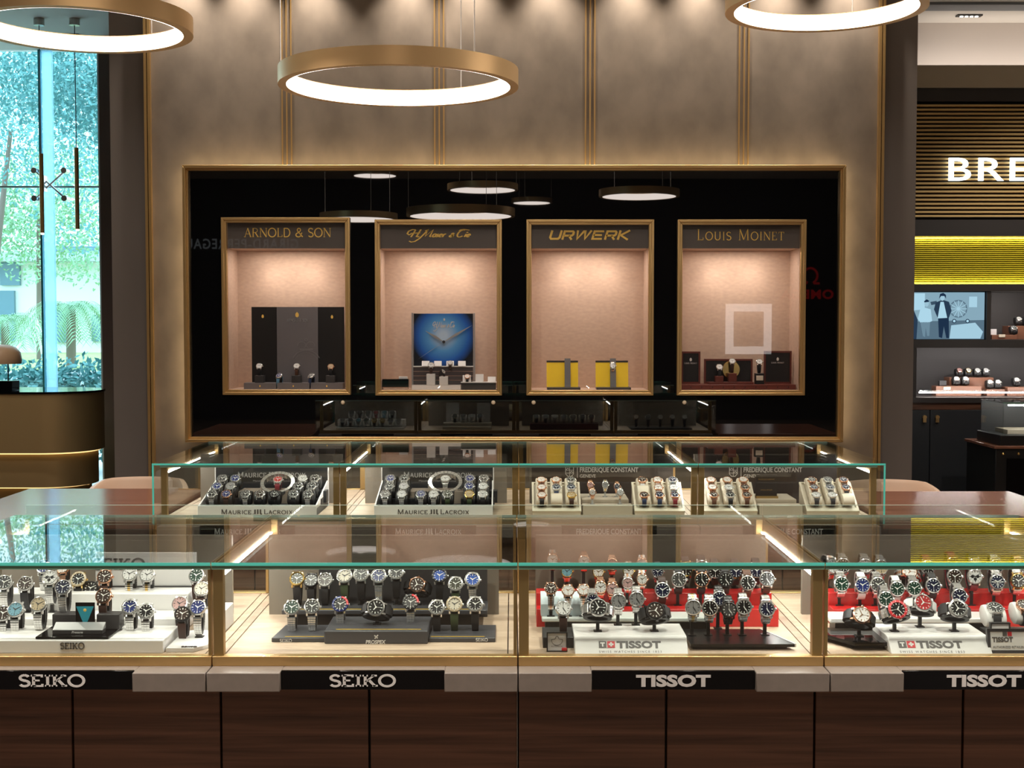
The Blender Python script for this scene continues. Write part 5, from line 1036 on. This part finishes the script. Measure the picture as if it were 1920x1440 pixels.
# dark signboards of the third and fourth counters
def signboard(px0, px1, lx, label):
    y = 6.335; x0, x1 = PY(px0, 900, y).x, PY(px1, 900, y).x; t = thing('backdrop_board', label, 'sign board', ((x0 + x1) / 2, y, ZD), 'dark brown sign boards'); BD = mat('dark_brown_board', (.030, .022, .020), .3)
    part('board', MB().box(x0, x1, y, y + .012, ZD, ZT - .016), BD, t); PR = mat('pale_print', (.46, .43, .40), .4)
    g = sans('FREDERIQUE CONSTANT', .022, .02, 0, 1); place(g, (PY(lx + 55, 885, y).x, y - .0005, zat(885, y)), 110 / FPX * y); part('lettering', g, PR, t); g = sans('GENEVE', .016, .01, 0, 1); place(g, (PY(lx + 15, 895, y).x, y - .0005, zat(895.5, y)), 30 / FPX * y); part('lettering', g, PR, t)
    c0 = PY(lx - 19, 884, y); u_ = .0038; b = MB(); ribbon(b, [(c0.x + 8 * u_ / 2.2, c0.z - .03), (c0.x + 8 * u_ / 2.2 + .010, c0.z - .03)], .0, y - .001, y) if False else None
    sh = [(-.019, .022), (.019, .022), (.019, -.012), (.008, -.024), (-.008, -.024), (-.019, -.012), (-.019, .022)]; ribbon(b, [(c0.x + p[0], c0.z + p[1]) for p in sh], .0028, y - .0010, y)
    for q in ([(0, .022), (0, -.024)], [(-.019, .006), (.019, .006)], [(-.019, -.008), (.019, -.008)], [(-.017, .008), (-.009, .016), (-.002, .010)], [(.002, -.006), (.009, .002), (.017, -.006)]): ribbon(b, [(c0.x + p[0], c0.z + p[1]) for p in q], .0022, y - .0010, y)
    part('emblem', b, PR, t); part('divider', MB().box(PY(lx - 5, 884, y).x, PY(lx - 4, 884, y).x, y - .001, y, zat(896, y), zat(875, y)), PR, t)
signboard(997, 1262, 1087, 'dark brown sign board with pale lettering in the third rear counter'); signboard(1313, 1569, 1394, 'dark brown sign board with pale lettering in the fourth rear counter')
# cream cushion trays
SL = math.radians(33)
def cushion_tray(px0, px1, grid, label, rown, g, colp=25.0):
    """grid: three rows from the back, each three specs or '' for an empty cushion"""
    yf = 5.955; x0, x1 = xat(px0, yf), xat(px1, yf); zf = ZD + .012; ln = .205; yb = yf + ln * math.cos(SL); zb = zf + ln * math.sin(SL); n = Vector((0, -math.sin(SL), math.cos(SL))); u = Vector((0, math.cos(SL), math.sin(SL)))
    t = thing('cushion_tray', label, 'tray', ((x0 + x1) / 2, yf + .1, ZD), 'cream cushion trays')
    part('body', MB().prism([(yf, ZD), (yf, zf), (yb, zb), (yb, ZD)], x0 + .002, x1 - .002, 'x'), CREAM, t, bevel=.001)
    b = MB(); e = .010
    def bar(xa, xb, s0, s1):
        P = [Vector((0, yf, zf)) + u * s for s in (s0, s1)]; h = n * e; vs = [(x, p.y + q.y, p.z + q.z) for x in (xa, xb) for p in P for q in (Vector((0, 0, 0)), h)]
        b.add(vs, [(0, 1, 3, 2), (4, 6, 7, 5), (0, 4, 5, 1), (2, 3, 7, 6), (0, 2, 6, 4), (1, 5, 7, 3)])
    bar(x0, x1, 0, .024); bar(x0, x1, ln - .006, ln); bar(x0, x0 + .010, .024, ln - .006); bar(x1 - .010, x1, .024, ln - .006); part('rim', b, CREAM, t)
    cw = (x1 - x0 - .02) / 3
    for r in range(3):
        its = []
        for k in range(3):
            sp = grid[r][k]; s = .058 + .054 * (2 - r); base = Vector((x0 + .010 + cw * (k + .5), yf, zf)) + u * s + n * .0025; sc = .94 * 1.11; dial = base + n * (.0528 * sc)
            if sp: its.append((k, 0, sp, dict(pos=tuple(dial), s=.94)))
            else: cushion(Matrix.Translation(dial) @ pose_matrix(PI / 2 - SL, 0, 0, .94), '%s, %s' % (('left column', 'middle column', 'right column')[k], ('back row, ', 'middle row, ', 'front row, ')[r] + rown), 'watch cushions in the ' + g, 'c', True)
        if its: rowset(its, ('back row, ', 'middle row, ', 'front row, ')[r] + rown, g, 6, None, 'S', 90 - math.degrees(SL), st='uc')
def tray_labels(s): return s
cushion_tray(998, 1090, [['wRd', 'wRc', 'kSk'], ['wRb', 'vSn', 'vSw'], ['wRk', '', 'cGd']], 'cream cushion tray at the left in the third rear counter', 'left tray, ' + H3, H3)
cushion_tray(1190, 1285, [['bRw', 'wRw', 'vSn'], ['', 'wRw', 'wSl'], ['bRn', 'vRn', 'vRr']], 'cream cushion tray at the right in the third rear counter', 'right tray, ' + H3, H3)
cushion_tray(1320, 1421, [['wRd', 'wRd', 'wRb'], ['wRb', 'wSd', 'bRb'], ['bRb', 'kSk', 'bRb']], 'cream cushion tray at the left in the fourth rear counter', 'left tray, ' + H4, H4)
cushion_tray(1513, 1612, [['bRb', 'kSk', 'vRk'], ['vRd', 'vSk', 'vRk'], ['wSk', 'wSk', '']], 'cream cushion tray at the right in the fourth rear counter', 'right tray, ' + H4, H4)
BEI = mat('beige_riser', (.50, .43, .34), .5)
def riser(px0, px1, label):
    x0, x1 = xat(px0, 5.97), xat(px1, 5.97); t = thing('stepped_riser', label, 'display stand', ((x0 + x1) / 2, 6.05, ZD), 'beige stepped risers'); part('lower_step', MB().box(x0, x1, 5.965, 6.05, ZD, zat(948, 5.97)), BEI, t, bevel=.001); part('upper_step', MB().box(x0, x1 - .01, 6.051, 6.26, ZD, zat(936, 6.06)), BEI, t, bevel=.001); return zat(948, 5.97), zat(936, 6.06)
q0, q1 = riser(1093, 1186, 'beige two-step riser under small bracelet watches, third rear counter')
LS = dict(loop='S', el=16, s=.72, st='x')
rowset([(1111, 923, 'wRR'), (1163, 923, 'wST')], 'front pair on beige riser, ' + H3, H3, 6.0, q0, **LS); rowset([(1107, 909, 'pRR'), (1135, 909, 'sUU'.replace('U', 'S', 1)), (1157, 912, 'vRR')], 'back row on beige riser, ' + H3, H3, 6.12, q1, **LS)
q0, q1 = riser(1424, 1505, 'beige two-step riser below the dark plaque, fourth rear counter')
y = 6.10; a = PY(1417, 930, y); c_ = PY(1457, 890, y); t = thing('plaque', 'dark plaque with faint gold text on a brass foot, fourth rear counter', 'sign', ((a.x + c_.x) / 2, y, q1)); part('foot', MB().box(a.x, c_.x + .004, y - .012, y + .018, q1, q1 + .010), BRASSD, t, 'brass foot'); part('panel', MB().box(a.x, c_.x, y, y + .006, q1 + .010, c_.z), mat('dark_plaque', (.035, .028, .026), .3), t)
g = sans('FREDERIQUE CONSTANT', .006, 0, 0, 1); place(g, ((a.x + c_.x) / 2, y - .0005, c_.z - .025), .075); part('lettering', g, BRASSD, t); g = sans('OFFICIAL RETAILER', .006, 0, 0, 1); place(g, ((a.x + c_.x) / 2, y - .0005, q1 + .035), .055); part('lettering', g, BRASSD, t)
# ---------------------------------------------------------------- back half of the rear row (mirrored in the black panel)
def mirrored(i, items, yy, ztop, rown, st, loop='S', el=44, s=1.0):
    its = [(k, 0, sp, dict(pos=(x, yy, z))) for k, (x, z, sp) in enumerate(items)]; rowset(its, rown, 'back half of the rear counters', yy, ztop, loop, el, 180, st=st, s=s)
MN = 'mirrored in black panel'
cxs = [RX + (i - 1.5) * W for i in range(4)]
yb = 6.80
def back_tray(cx, w, label, m, steps):
    t = thing('watch_tray', label, 'tray', (cx, 6.7, ZD), 'trays mirrored in the black panel')
    for k, (y0, y1, z) in enumerate(steps): part('step', MB().box(cx - w / 2, cx + w / 2, y0, y1, ZD, z), m, t, bevel=.001)
back_tray(cxs[0], .56, 'white stepped watch tray, mirrored left in the black panel', WHITE, ((6.71, 6.82, ZD + .02), (6.58, 6.709, ZD + .075)))
h0 = ncush(44)
mirrored(0, [(cxs[0] + (k - 3.5) * .066, ZD + .02 + h0, sp) for k, sp in enumerate(('kSk', 'kSk', 'lSS', 'gSS', 'cGk', 'cGk', 'kSS', 'oSS'))], 6.765, None, 'white tray front, ' + MN, 'uw')
mirrored(0, [(cxs[0] + (k - 2.5) * .068, ZD + .075 + h0, sp) for k, sp in enumerate(('kSS', 'yKk', 'ySS', 'rSr', 'lSl', 'kSk'))], 6.64, None, 'white tray back, ' + MN, 'uw')
back_tray(cxs[1], .40, 'pale plinth with four watches, mirrored in the black panel', BEI, ((6.55, 6.83, ZD + .025), (6.62, 6.76, ZD + .05)))
mirrored(1, [(cxs[1] + (k - 1.5) * .07, ZD + .05 + h0, sp) for k, sp in enumerate(('kSk', 'ySS', 'wSS', 'kSd'))], 6.69, None, 'pale plinth, ' + MN, 'uw')
for dx in (-.13, .13): bx('display_card', cxs[1] + dx - .055, cxs[1] + dx + .055, 6.54, 6.546, ZD, ZD + .205, mat('pale_card', (.66, .65, .66), .4), 'tall grey card ' + ('left' if dx > 0 else 'right') + ' of four watches, mirrored in the black panel', 'card')
back_tray(cxs[2], .56, 'dark red wooden watch tray, mirrored in the black panel', mat('oxblood', (.07, .012, .012), .3), ((6.68, 6.82, ZD + .05),))
mirrored(2, [(cxs[2] + (k - 3) * .076, ZD + .05 + h0, sp) for k, sp in enumerate(('kSk', 'kSk', 'wSS', 'kSS', 'kSS', 'kSk', 'kSb'))], 6.75, None, 'dark red tray, ' + MN, 'uc')
back_tray(cxs[3], .50, 'low grey plinth with five watches, mirrored in the black panel', CHAR, ((6.62, 6.82, ZD + .015),))
mirrored(3, [(cxs[3] + (k - 2) * .10, ZD + .10, sp) for k, sp in enumerate(('wRk', 'kSk', 'wSk', 'wSk', 'wSk'))], 6.73, ZD + .015, 'low grey plinth, ' + MN, 'k', 'H', None)
# ================================================================ NICHES
def nz(i): return NIN[i]
# first niche: folding charcoal display
ix0, ix1, iz0, iz1, _ = NIN[0]; yq = PNY + .17
x0, x1 = PY(471, 600, yq).x, PY(645, 600, yq).x; m0, m1 = PY(519, 600, yq).x, PY(596, 600, yq).x; zt_ = zat(575.5, yq)
PBL = mat('panel_black', (.020, .019, .019), .3); PGR = mat('panel_grey', (.16, .148, .155), .5)
zb_ = iz0 + .022
t = thing('folding_display', 'three-part charcoal display board with gold crests, first niche', 'display board', ((x0 + x1) / 2, yq, iz0))
c1 = part('wing', MB().box(x0, m0, yq + .012, yq + .022, zb_, zt_), PBL, t, 'black wing'); c2 = part('wing', MB().box(m1, x1, yq + .012, yq + .022, zb_, zt_), PBL, t, 'black wing'); c3 = part('centre_panel', MB().box(m0, m1, yq, yq + .012, zb_, zt_), PGR, t, 'grey centre panel')
def crest(cx, cz, h, y): 
    b = MB(); b.prism([(cx - h * .28, cz - h * .3), (cx, cz - h * .5), (cx + h * .28, cz - h * .3), (cx + h * .3, cz + h * .15), (cx, cz + h * .5), (cx - h * .3, cz + h * .15)], y - .002, y, 'y'); return b
part('crest', crest(PY(492, 593, yq).x, zat(593, yq), .026, yq + .012), GOLDT, c1); part('crest', crest(PY(622, 594, yq).x, zat(594, yq), .026, yq + .012), GOLDT, c2); part('crest', crest(PY(557, 590, yq).x, zat(590, yq), .038, yq), GOLDT, c3, 'gold crest')
g = strokes('ARNOLD & SON', .018, .16, .09, .10, gap=.05); place(g, (PY(558, 600, yq).x, yq - .0008, zat(603, yq)), 40 / FPX * yq); part('lettering', g, mat('silver_print', (.5, .5, .5), .3, .6), c3)
EMB = mat('panel_emboss', (.21, .195, .20), .45); b = MB(); cx = PY(574, 640, yq).x; z0 = zat(662, yq)
ribbon(b, arc(cx, z0 - .075, .100, .095, 25, 155, 20), .006, yq - .002, yq); ribbon(b, arc(cx, z0 - .075, .082, .078, 25, 155, 20), .003, yq - .002, yq)
ribbon(b, [(cx - .045, z0 + .026), (cx + .045, z0 + .026)], .010, yq - .002, yq); ribbon(b, arc(cx - .03, z0 + .055, .028, .022, -60, 200, 14), .005, yq - .002, yq); ribbon(b, arc(cx + .03, z0 + .055, .028, .022, 240, -20, 14), .005, yq - .002, yq); ribbon(b, arc(cx, z0 + .092, .009, .009, 0, 360, 14), .004, yq - .002, yq)
part('emblem', b, EMB, c3, 'embossed crown')
yp = PNY + .06; p0, p1 = PY(456, 720, yp).x, PY(644, 720, yp).x; zp = zat(718, yp)
t = thing('plinth', 'low charcoal plinth in three blocks, first niche', 'display stand', ((p0 + p1) / 2, yp, iz0)); w3 = (p1 - p0) / 3
for k in range(3): part('block', MB().box(p0 + k * w3 + .004, p0 + (k + 1) * w3 - .004, yp, yq - .004, iz0, zp), PGR, t, bevel=.001); part('crest', crest(p0 + (k + .5) * w3, (iz0 + zp) / 2, .014, yp), GOLDT, t)
yw = yp + .035
def cube_stand(px, pz0, pz1, y, z0, m, label, cat='display stand', w=17, grp=None):
    a, c_ = PY(px - w / 2, pz0, y).x, PY(px + w / 2, pz0, y).x; zt2_ = zat(pz1, y); bx('display_cube', a, c_, y - .02, y - .02 + (c_ - a), z0, zt2_, m, label, cat, grp); return zt2_
cz_ = [cube_stand(px, 718, 704, yw, zp, CHAR, lab, grp='charcoal cubes in the first niche') for px, lab in ((487, 'charcoal cube at the left on the charcoal plinth'), (556, 'charcoal cube in the middle on the charcoal plinth'), (620, 'charcoal cube at the right on the charcoal plinth'))]
rowset([(486, 686, 'wSk1'), (556, 686, 'wSb'), (620, 687, 'cRk3')], 'on charcoal cubes, first niche', 'first niche', yw + .008, cz_[0], 'H', s=.98)
rowset([(523, 704, 'nSl', dict(yaw=-18)), (583, 704, 'kSn', dict(yaw=-18))], 'between charcoal cubes, first niche', 'first niche', yw, zp, 'H', 45, st='k')
# second niche: blue dial poster on a shelf unit
ix0, ix1, iz0, iz1, _ = NIN[1]; yq = PNY + .17; x0, x1 = PY(776, 640, yq).x, PY(887, 640, yq).x; zs_, zt_ = zat(688, yq - .05), zat(588, yq)
t = thing('dial_poster', 'square blue dial poster with two silver hands, second niche', 'poster', ((x0 + x1) / 2, yq, iz0)); m = bpy.data.materials.new('blue_fume'); bn, nn_, ll = _bsdf(m); tc = nn_.new('ShaderNodeTexCoord'); mp = nn_.new('ShaderNodeMapping'); gr = nn_.new('ShaderNodeTexGradient'); gr.gradient_type = 'SPHERICAL'; cr = nn_.new('ShaderNodeValToRGB')
hw = (x1 - x0) / 2; mp.inputs['Location'].default_value = (0, 0, -.03 / (hw * 1.15)); mp.inputs['Scale'].default_value = (1 / (hw * 1.15), 0, 1 / (hw * 1.15)); ll.new(tc.outputs['Object'], mp.inputs['Vector']); ll.new(mp.outputs['Vector'], gr.inputs['Vector']); ll.new(gr.outputs['Fac'], cr.inputs['Fac']); ll.new(cr.outputs['Color'], bn.inputs['Base Color']); bn.inputs['Roughness'].default_value = .35
e = cr.color_ramp.elements; e[0].position = .05; e[0].color = (.006, .008, .014, 1); e[1].position = .9; e[1].color = (.55, .70, .88, 1); q = e.new(.26); q.color = (.012, .12, .50, 1); q = e.new(.55); q.color = (.10, .36, .74, 1)
zc_ = (zs_ + zt_) / 2; o = bpy.data.objects.new('dial_sheet', MB().box(-hw, hw, -.004, .004, -(zt_ - zs_) / 2, (zt_ - zs_) / 2).mesh('dial_sheet')); o.data.materials.append(m); C.objects.link(o); o.parent = t; o.location = Vector(((x0 + x1) / 2, yq, zc_)) - OFF[t]
for xa in (x0 - .014, x1 + .002): part('side_post', MB().box(xa, xa + .012, yq - .03, yq + .02, iz0, zt_ + .004), mat('satin_silver', (.55, .53, .52), .35, .7), t, 'silver post')
hc = PY(832, 641, yq - .02); 
def hand(px, py, w): 
    p = PY(px, py, yq - .02); d = Vector((p.x - hc.x, 0, p.z - hc.z)); L_ = d.length; d.normalize(); s = Vector((-d.z, 0, d.x)); b = MB(); P = [hc - d * .015, hc + d * L_ * .45 + s * w, p, hc + d * L_ * .45 - s * w]; b.add([(v.x, yq - .022, v.z) for v in P] + [(v.x, yq - .017, v.z) for v in P], [(0, 1, 2, 3), (7, 6, 5, 4)] + [(j, (j + 1) % 4, 4 + (j + 1) % 4, 4 + j) for j in range(4)]); return b
for px, py, w in ((797, 620, .009), (885, 610, .009), (783, 674, .0012)): part('hand', hand(px, py, w), mat('satin_silver', (.55, .53, .52), .35, .7), t, 'silver hand')
part('hub', MB().cyl((hc.x, yq - .026, hc.z), .010, .024, 'y'), CHAR, t); g = script_moser(); ks = 42 / FPX * yq / (max(v[0] for v in g.v) - min(v[0] for v in g.v)); xs = (max(v[0] for v in g.v) + min(v[0] for v in g.v)) / 2 * ks; place(g, (PY(832, 612, yq).x - xs, yq - .0052, zat(614, yq)), 'k', 0, 0, ks); part('lettering', g, SILVERT, t); part('crest', crest(PY(833, 599, yq).x, zat(599, yq), .02, yq - .0048), SILVERT, t)
y1 = PNY + .075; t = thing('shelf_unit', 'dark slatted plinth with white shelf below the blue poster', 'display stand', ((x0 + x1) / 2, y1, iz0)); b = MB(); zq_ = zat(722, y1)
for k in range(4): hz_ = (zs_ - zq_) / 4; b.box(x0, x1, y1 + .035, yq - .032, zq_ + k * hz_ + .002, zq_ + (k + 1) * hz_ - .002)
part('slats', b, mat('taupe_slat', (.07, .055, .055), .4), t); part('shelf', MB().box(x0 - .002, x1 + .002, y1 + .03, yq - .006, zs_, zs_ + .006), WHITE, t, 'white shelf'); part('base', MB().box(x0 - .006, PY(864, 722, y1).x, y1 - .02, yq - .032, iz0, zq_), WHITE, t, 'white base')
zsh = zs_ + .0065
for px, lab in ((798, 'far left'), (821, 'second from left'), (844, 'third from left, holding a watch'), (866, 'far right')): a, c_ = PY(px - 7, 680, yq - .06).x, PY(px + 7, 680, yq - .06).x; o = solo('display_pad', MB().prism([(yq - .075, zsh), (yq - .06, zsh + .034), (yq - .045, zsh + .034), (yq - .03, zsh)], a, c_, 'x'), WHITE, 'small white pad on the poster shelf, ' + lab, 'display pad', 'white pads in the second niche')
rowset([(844, 681, 'wSd', dict(pos=(PY(844, 681, yq - .09).x, yq - .088, zsh + .024)))], 'on the third white pad, second niche', 'second niche', yq - .09, zsh, 'S', 40, st='n', s=.8)
cu = [cube_stand(808, 722, 701, y1, zq_ + .0005, WHITE, 'taller white cube below the blue poster', w=16), cube_stand(832, 722, 706, y1, zq_ + .0005, WHITE, 'shorter white cube below the blue poster', w=16)]
rowset([(808, 684, 'wSd')], 'on the taller white cube, second niche', 'second niche', y1 + .006, cu[0], 'H', s=.95); rowset([(832, 696, 'kSd', dict(yaw=80))], 'sideways on the shorter white cube, second niche', 'second niche', y1 + .006, cu[1], 'H', s=.75)
yr = PNY + .06; a, c_ = PY(864, 718, yr).x, min(ix1 - .003, PY(932, 718, yr).x); zr_ = zat(716, yr); t = thing('bridge_shelf', 'small white bridge shelf at the right, second niche', 'display stand', ((a + c_) / 2, yr, iz0)); part('top', MB().box(a, c_, yr - .02, yr + .06, zr_ - .006, zr_), WHITE, t); part('body', MB().box(a + .004, c_ - .004, yr - .01, yr + .05, iz0, zr_ - .006), CHAR, t)
for px, h, lab in ((875, 13, 'holding a watch'), (899, 15, 'middle one'), (922, 10, 'low one at the right')): a, c_ = PY(px - 7.5, 716, yr).x, PY(px + 7.5, 716, yr).x; solo('display_pad', MB().prism([(yr, zr_), (yr + .014, zr_ + h * .0034), (yr + .03, zr_ + h * .0034), (yr + .045, zr_)], a, c_, 'x'), WHITE, 'white pad on the bridge shelf, ' + lab, 'display pad', 'white pads in the second niche')
rowset([(876, 704, 'wRk', dict(pos=(PY(876, 704, yr).x, yr - .008, zr_ + .038)))], 'on a pad of the bridge shelf, second niche', 'second niche', yr, zr_, 'S', 40, st='n', s=.85)
a, c_ = ix0 + .004, PY(766, 718, yr).x; zz = zat(711, yr); t = thing('mirror_box', 'low dark mirrored box at the left, second niche', 'box', ((a + c_) / 2, yr, iz0)); part('body', MB().box(a, c_, yr, yr + .07, iz0 + .018, zz), GLOSSBLACK, t); part('foot', MB().box(a + .006, c_ - .004, yr + .005, yr + .065, iz0, iz0 + .018), NICHE, t); bx('display_pad', PY(748, 708, yr + .03).x, PY(764, 708, yr + .03).x, yr + .02, yr + .05, zz + .0005, zz + .017, WHITE, 'white pad lying on the mirrored box, second niche', 'display pad', 'white pads in the second niche')
# third niche: two yellow easels
ix0, ix1, iz0, iz1, _ = NIN[2]; yq = PNY + .13
for n_, (pa, pb, sx, lab) in enumerate(((1025, 1084, 1064, 'empty'), (1117, 1178, 1149, 'holding a watch'))):
    a, c_ = PY(pa, 730, yq).x, PY(pb, 730, yq).x; z0 = iz0 + .0155; z1_ = zat(679.5, yq + .03)
    t = thing('easel', ('left yellow easel with a bare grey strap, third niche', 'right yellow easel holding a watch, third niche')[n_], 'display stand', ((a + c_) / 2, yq, iz0), 'yellow easels in the third niche')
    part('base', MB().box(a + .002, c_ + .012, yq - .075, yq + .05, iz0, iz0 + .015), CHAR, t, bevel=.001); part('backboard', MB().prism([(yq - .004, z0), (yq + .028, z1_), (yq + .036, z1_), (yq + .004, z0)], a, c_, 'x'), YELLOW, t, 'yellow board'); part('cap', MB().box(a, c_, yq + .026, yq + .040, z1_ + .0005, z1_ + .012), CHAR, t)
    k0, k1 = PY(sx - 5.5, 700, yq).x, PY(sx + 5.5, 700, yq).x; zt2_ = zat(672, yq + .01); part('arm', MB().prism([(yq - .045, z0), (yq - .006, zt2_), (yq + .002, zt2_), (yq - .030, z0)], k0, k1, 'x'), mat('grey_arm', (.16, .155, .16), .45), t, 'grey strap arm')
rowset([(1149, 686, 'yST', dict(pos=(PY(1149, 686, yq - .03).x, yq - .035, zat(686, yq - .035))))], 'on the right yellow easel, third niche', 'third niche', yq, None, 'S', 18, st='n', s=.95)
# fourth niche: red wood
ix0, ix1, iz0, iz1, _ = NIN[3]; yq = PNY + .09; RW = mat('mahogany', (.14, .035, .025), .3)
a, c_ = ix0 + .003, min(ix1 - .01, PY(1496, 728, yq).x); zz = zat(721, yq - .03); t = thing('plinth', 'long mahogany plinth across the fourth niche', 'display stand', ((a + c_) / 2, yq, iz0)); part('body', MB().box(a, c_, yq - .04, yq + .19, iz0, zz), RW, t, bevel=.002)
for k in range(10): part('stud', crest(a + (k + .9) * (c_ - a) / 10.6, (iz0 + zz) / 2, .014, yq - .040), mat('dark_stud', (.05, .012, .01), .4), t)
z0 = zz + .0005
for pa, pb, pt, lab, dy in ((1277, 1313, 659, 'tall dark framed board at the left, fourth niche', .10), (1320, 1411, 673, 'wide dark framed board in the middle, fourth niche', .12), (1432, 1484, 658, 'tall dark board at the right, fourth niche', .10)):
    y = yq + dy; xa, xb = max(ix0 + .004, PY(pa, 690, y).x), PY(pb, 690, y).x; zt_ = zat(pt, y); t = thing('framed_board', lab, 'display board', ((xa + xb) / 2, y, z0), 'dark boards in the fourth niche'); part('frame', frame(MB(), xa, xb, z0, zt_, .012, y - .006, y + .012), RW, t, 'mahogany frame'); f = part('board', MB().box(xa + .010, xb - .010, y, y + .006, z0 + .010, zt_ - .010), PBL, t)
    if dy < .11: part('emblem', crest((xa + xb) / 2, zt_ - .055, .026, y), SILVERT, f); g = strokes('Louis Moinet', .012, .11, .06, .08, small=.76, gap=.1); place(g, ((xa + xb) / 2, y - .0006, zt_ - .085), .085); part('lettering', g, SILVERT, f)
y = yq + .03; xa, xb = PY(1328, 718, y).x, PY(1412, 718, y).x; t = thing('display_plate', 'flat mahogany base before the middle board, fourth niche', 'display stand', ((xa + xb) / 2, y, z0)); part('plate', MB().box(xa, xb, y - .03, y + .07, z0, z0 + .014), RW, t, bevel=.001)
c0 = PY(1371, 693, yq + .075); o = solo('gold_disc', MB().lathe([(.058, 0), (.060, .004), (.058, .008), (0, .010)], (c0.x, yq + .075, c0.z), 40, 0, 'y'), GOLD, 'gold disc standing behind the tallest watch, fourth niche', 'disc')
cz_ = [cube_stand(1348, 714, 705, y, z0 + .0145, RW, 'small mahogany block under the left watch, fourth niche', w=15), cube_stand(1373, 714, 700, y, z0 + .0145, RW, 'tall mahogany block in the middle, fourth niche', w=15)]; cb = cube_stand(1424, 718, 700, y, z0, PBL, 'dark block with a cream plate, fourth niche', w=16)
bx('name_plate', PY(1418, 708, y - .021).x, PY(1431, 708, y - .021).x, y - .0225, y - .0205, zat(713, y), zat(704, y), CREAM, 'cream plate on the dark block, fourth niche', 'plate')
for px, py, sp, zc_, lab in ((1349, 688, 'wSk3', cz_[0], 'left watch on mahogany block, fourth niche'), (1373, 677, 'wSd', cz_[1], 'topmost watch, before the gold disc, fourth niche'), (1424, 678, 'wSk3', cb, 'dark block with cream plate, fourth niche')): rowset([(px, py, sp)], lab, 'fourth niche', y + .006, zc_, 'H', s=1.0)
# ================================================================ SHOP UNIT SHELVES
def wbox(pa, pb, pt, pbm, y, label): 
    return bx('wooden_block', PY(pa, pbm, y).x, PY(pb, pbm, y).x, y, y + .14, zat(pbm, y), zat(pt, y), mat('shop_walnut', (.20, .085, .05), .4), label, 'wood block', 'wooden blocks in the shop unit')
yu = UY + .16; zf = uz(745) + .001
def ublk(pa, pb, pt, y, d, label, zb=None):
    return bx('wooden_block', PY(pa, 730, y).x, PY(pb, 730, y).x, y, y + d, zb if zb is not None else zf, zat(pt, y), mat('shop_walnut', (.20, .085, .05), .4), label, 'wood block', 'wooden blocks in the shop unit')
ublk(1780, 1863, 708, yu + .12, .14, 'tall wooden block under four watches, shop case at right'); ublk(1755, 1840, 724, yu, .115, 'low wooden block before the tall one, shop case at right'); ublk(1850, 1884, 730, yu + .02, .095, 'low wooden slab right of centre, shop case at right'); ublk(1889, 1950, 726, yu + .02, .14, 'wooden block at the far right, shop case at right')
UC = 'shop case at right'
def urow(its, Y, zt_, rown):
    rowset([(px, 0, sp, dict(pos=(PY(px, 700, Y).x, Y, zt_ + ncush(44, 1.11 * 1.05)))) for px, sp in its], rown, 'shop unit at the right', Y, None, 'S', 44, s=1.05, st='uk')
urow([(1799, 'pRk'), (1816, 'wGk'), (1833, 'wSk'), (1849, 'wSk')], yu + .19, zat(708, yu + .12), 'top of tall block, ' + UC)
urow([(1794, 'wSk'), (1811, 'wSk')], yu + .06, zat(724, yu), 'low block, ' + UC); urow([(1857, 'wSk'), (1872, 'wSk')], yu + .07, zat(730, yu + .02), 'low slab, ' + UC); urow([(1907, 'wSk')], yu + .09, zat(726, yu + .02), 'far right block, ' + UC)
bx('leather_pad', PY(1764, 720, yu).x, PY(1777, 720, yu).x, yu + .03, yu + .07, zat(724, yu) + .0005, zat(714, yu), CHAR, 'small dark pad on the low wooden block, shop case at right', 'display pad')
for px, lab in ((1776, 'low wooden block'),): bx('price_card', PY(px - 6.5, 728, yu - .006).x, PY(px + 6.5, 728, yu - .006).x, yu - .005, yu - .001, zat(731, yu), zat(725.5, yu), CREAM, 'cream price card on the ' + lab + ', shop case at right', 'card')
z2_ = uz(637) + .001; ublk(1858, 1905, 628, yu, .12, 'low wooden block on the upper shelf at right', z2_); ublk(1889, 1950, 611, yu + .125, .14, 'tall wooden block on the upper shelf at right', z2_)
urow([(1909, 'wSk'), (1924, 'kSk')], yu + .20, zat(611, yu + .125), 'tall block, upper shelf at right'); urow([(1900, 'kSk')], yu + .07, zat(628, yu), 'low block, upper shelf at right')
bx('framed_picture', PY(1862, 620, yu).x, PY(1873, 620, yu).x, yu + .05, yu + .056, zat(628, yu) + .0005, zat(617, yu), mat('pale_card', (.66, .65, .66), .4), 'small pale card standing on the upper shelf at right', 'card'); bx('price_card', PY(1873, 630, yu - .006).x, PY(1885, 630, yu - .006).x, yu - .005, yu - .001, zat(632.5, yu), zat(627, yu), CREAM, 'cream price card on the upper shelf at right', 'card')
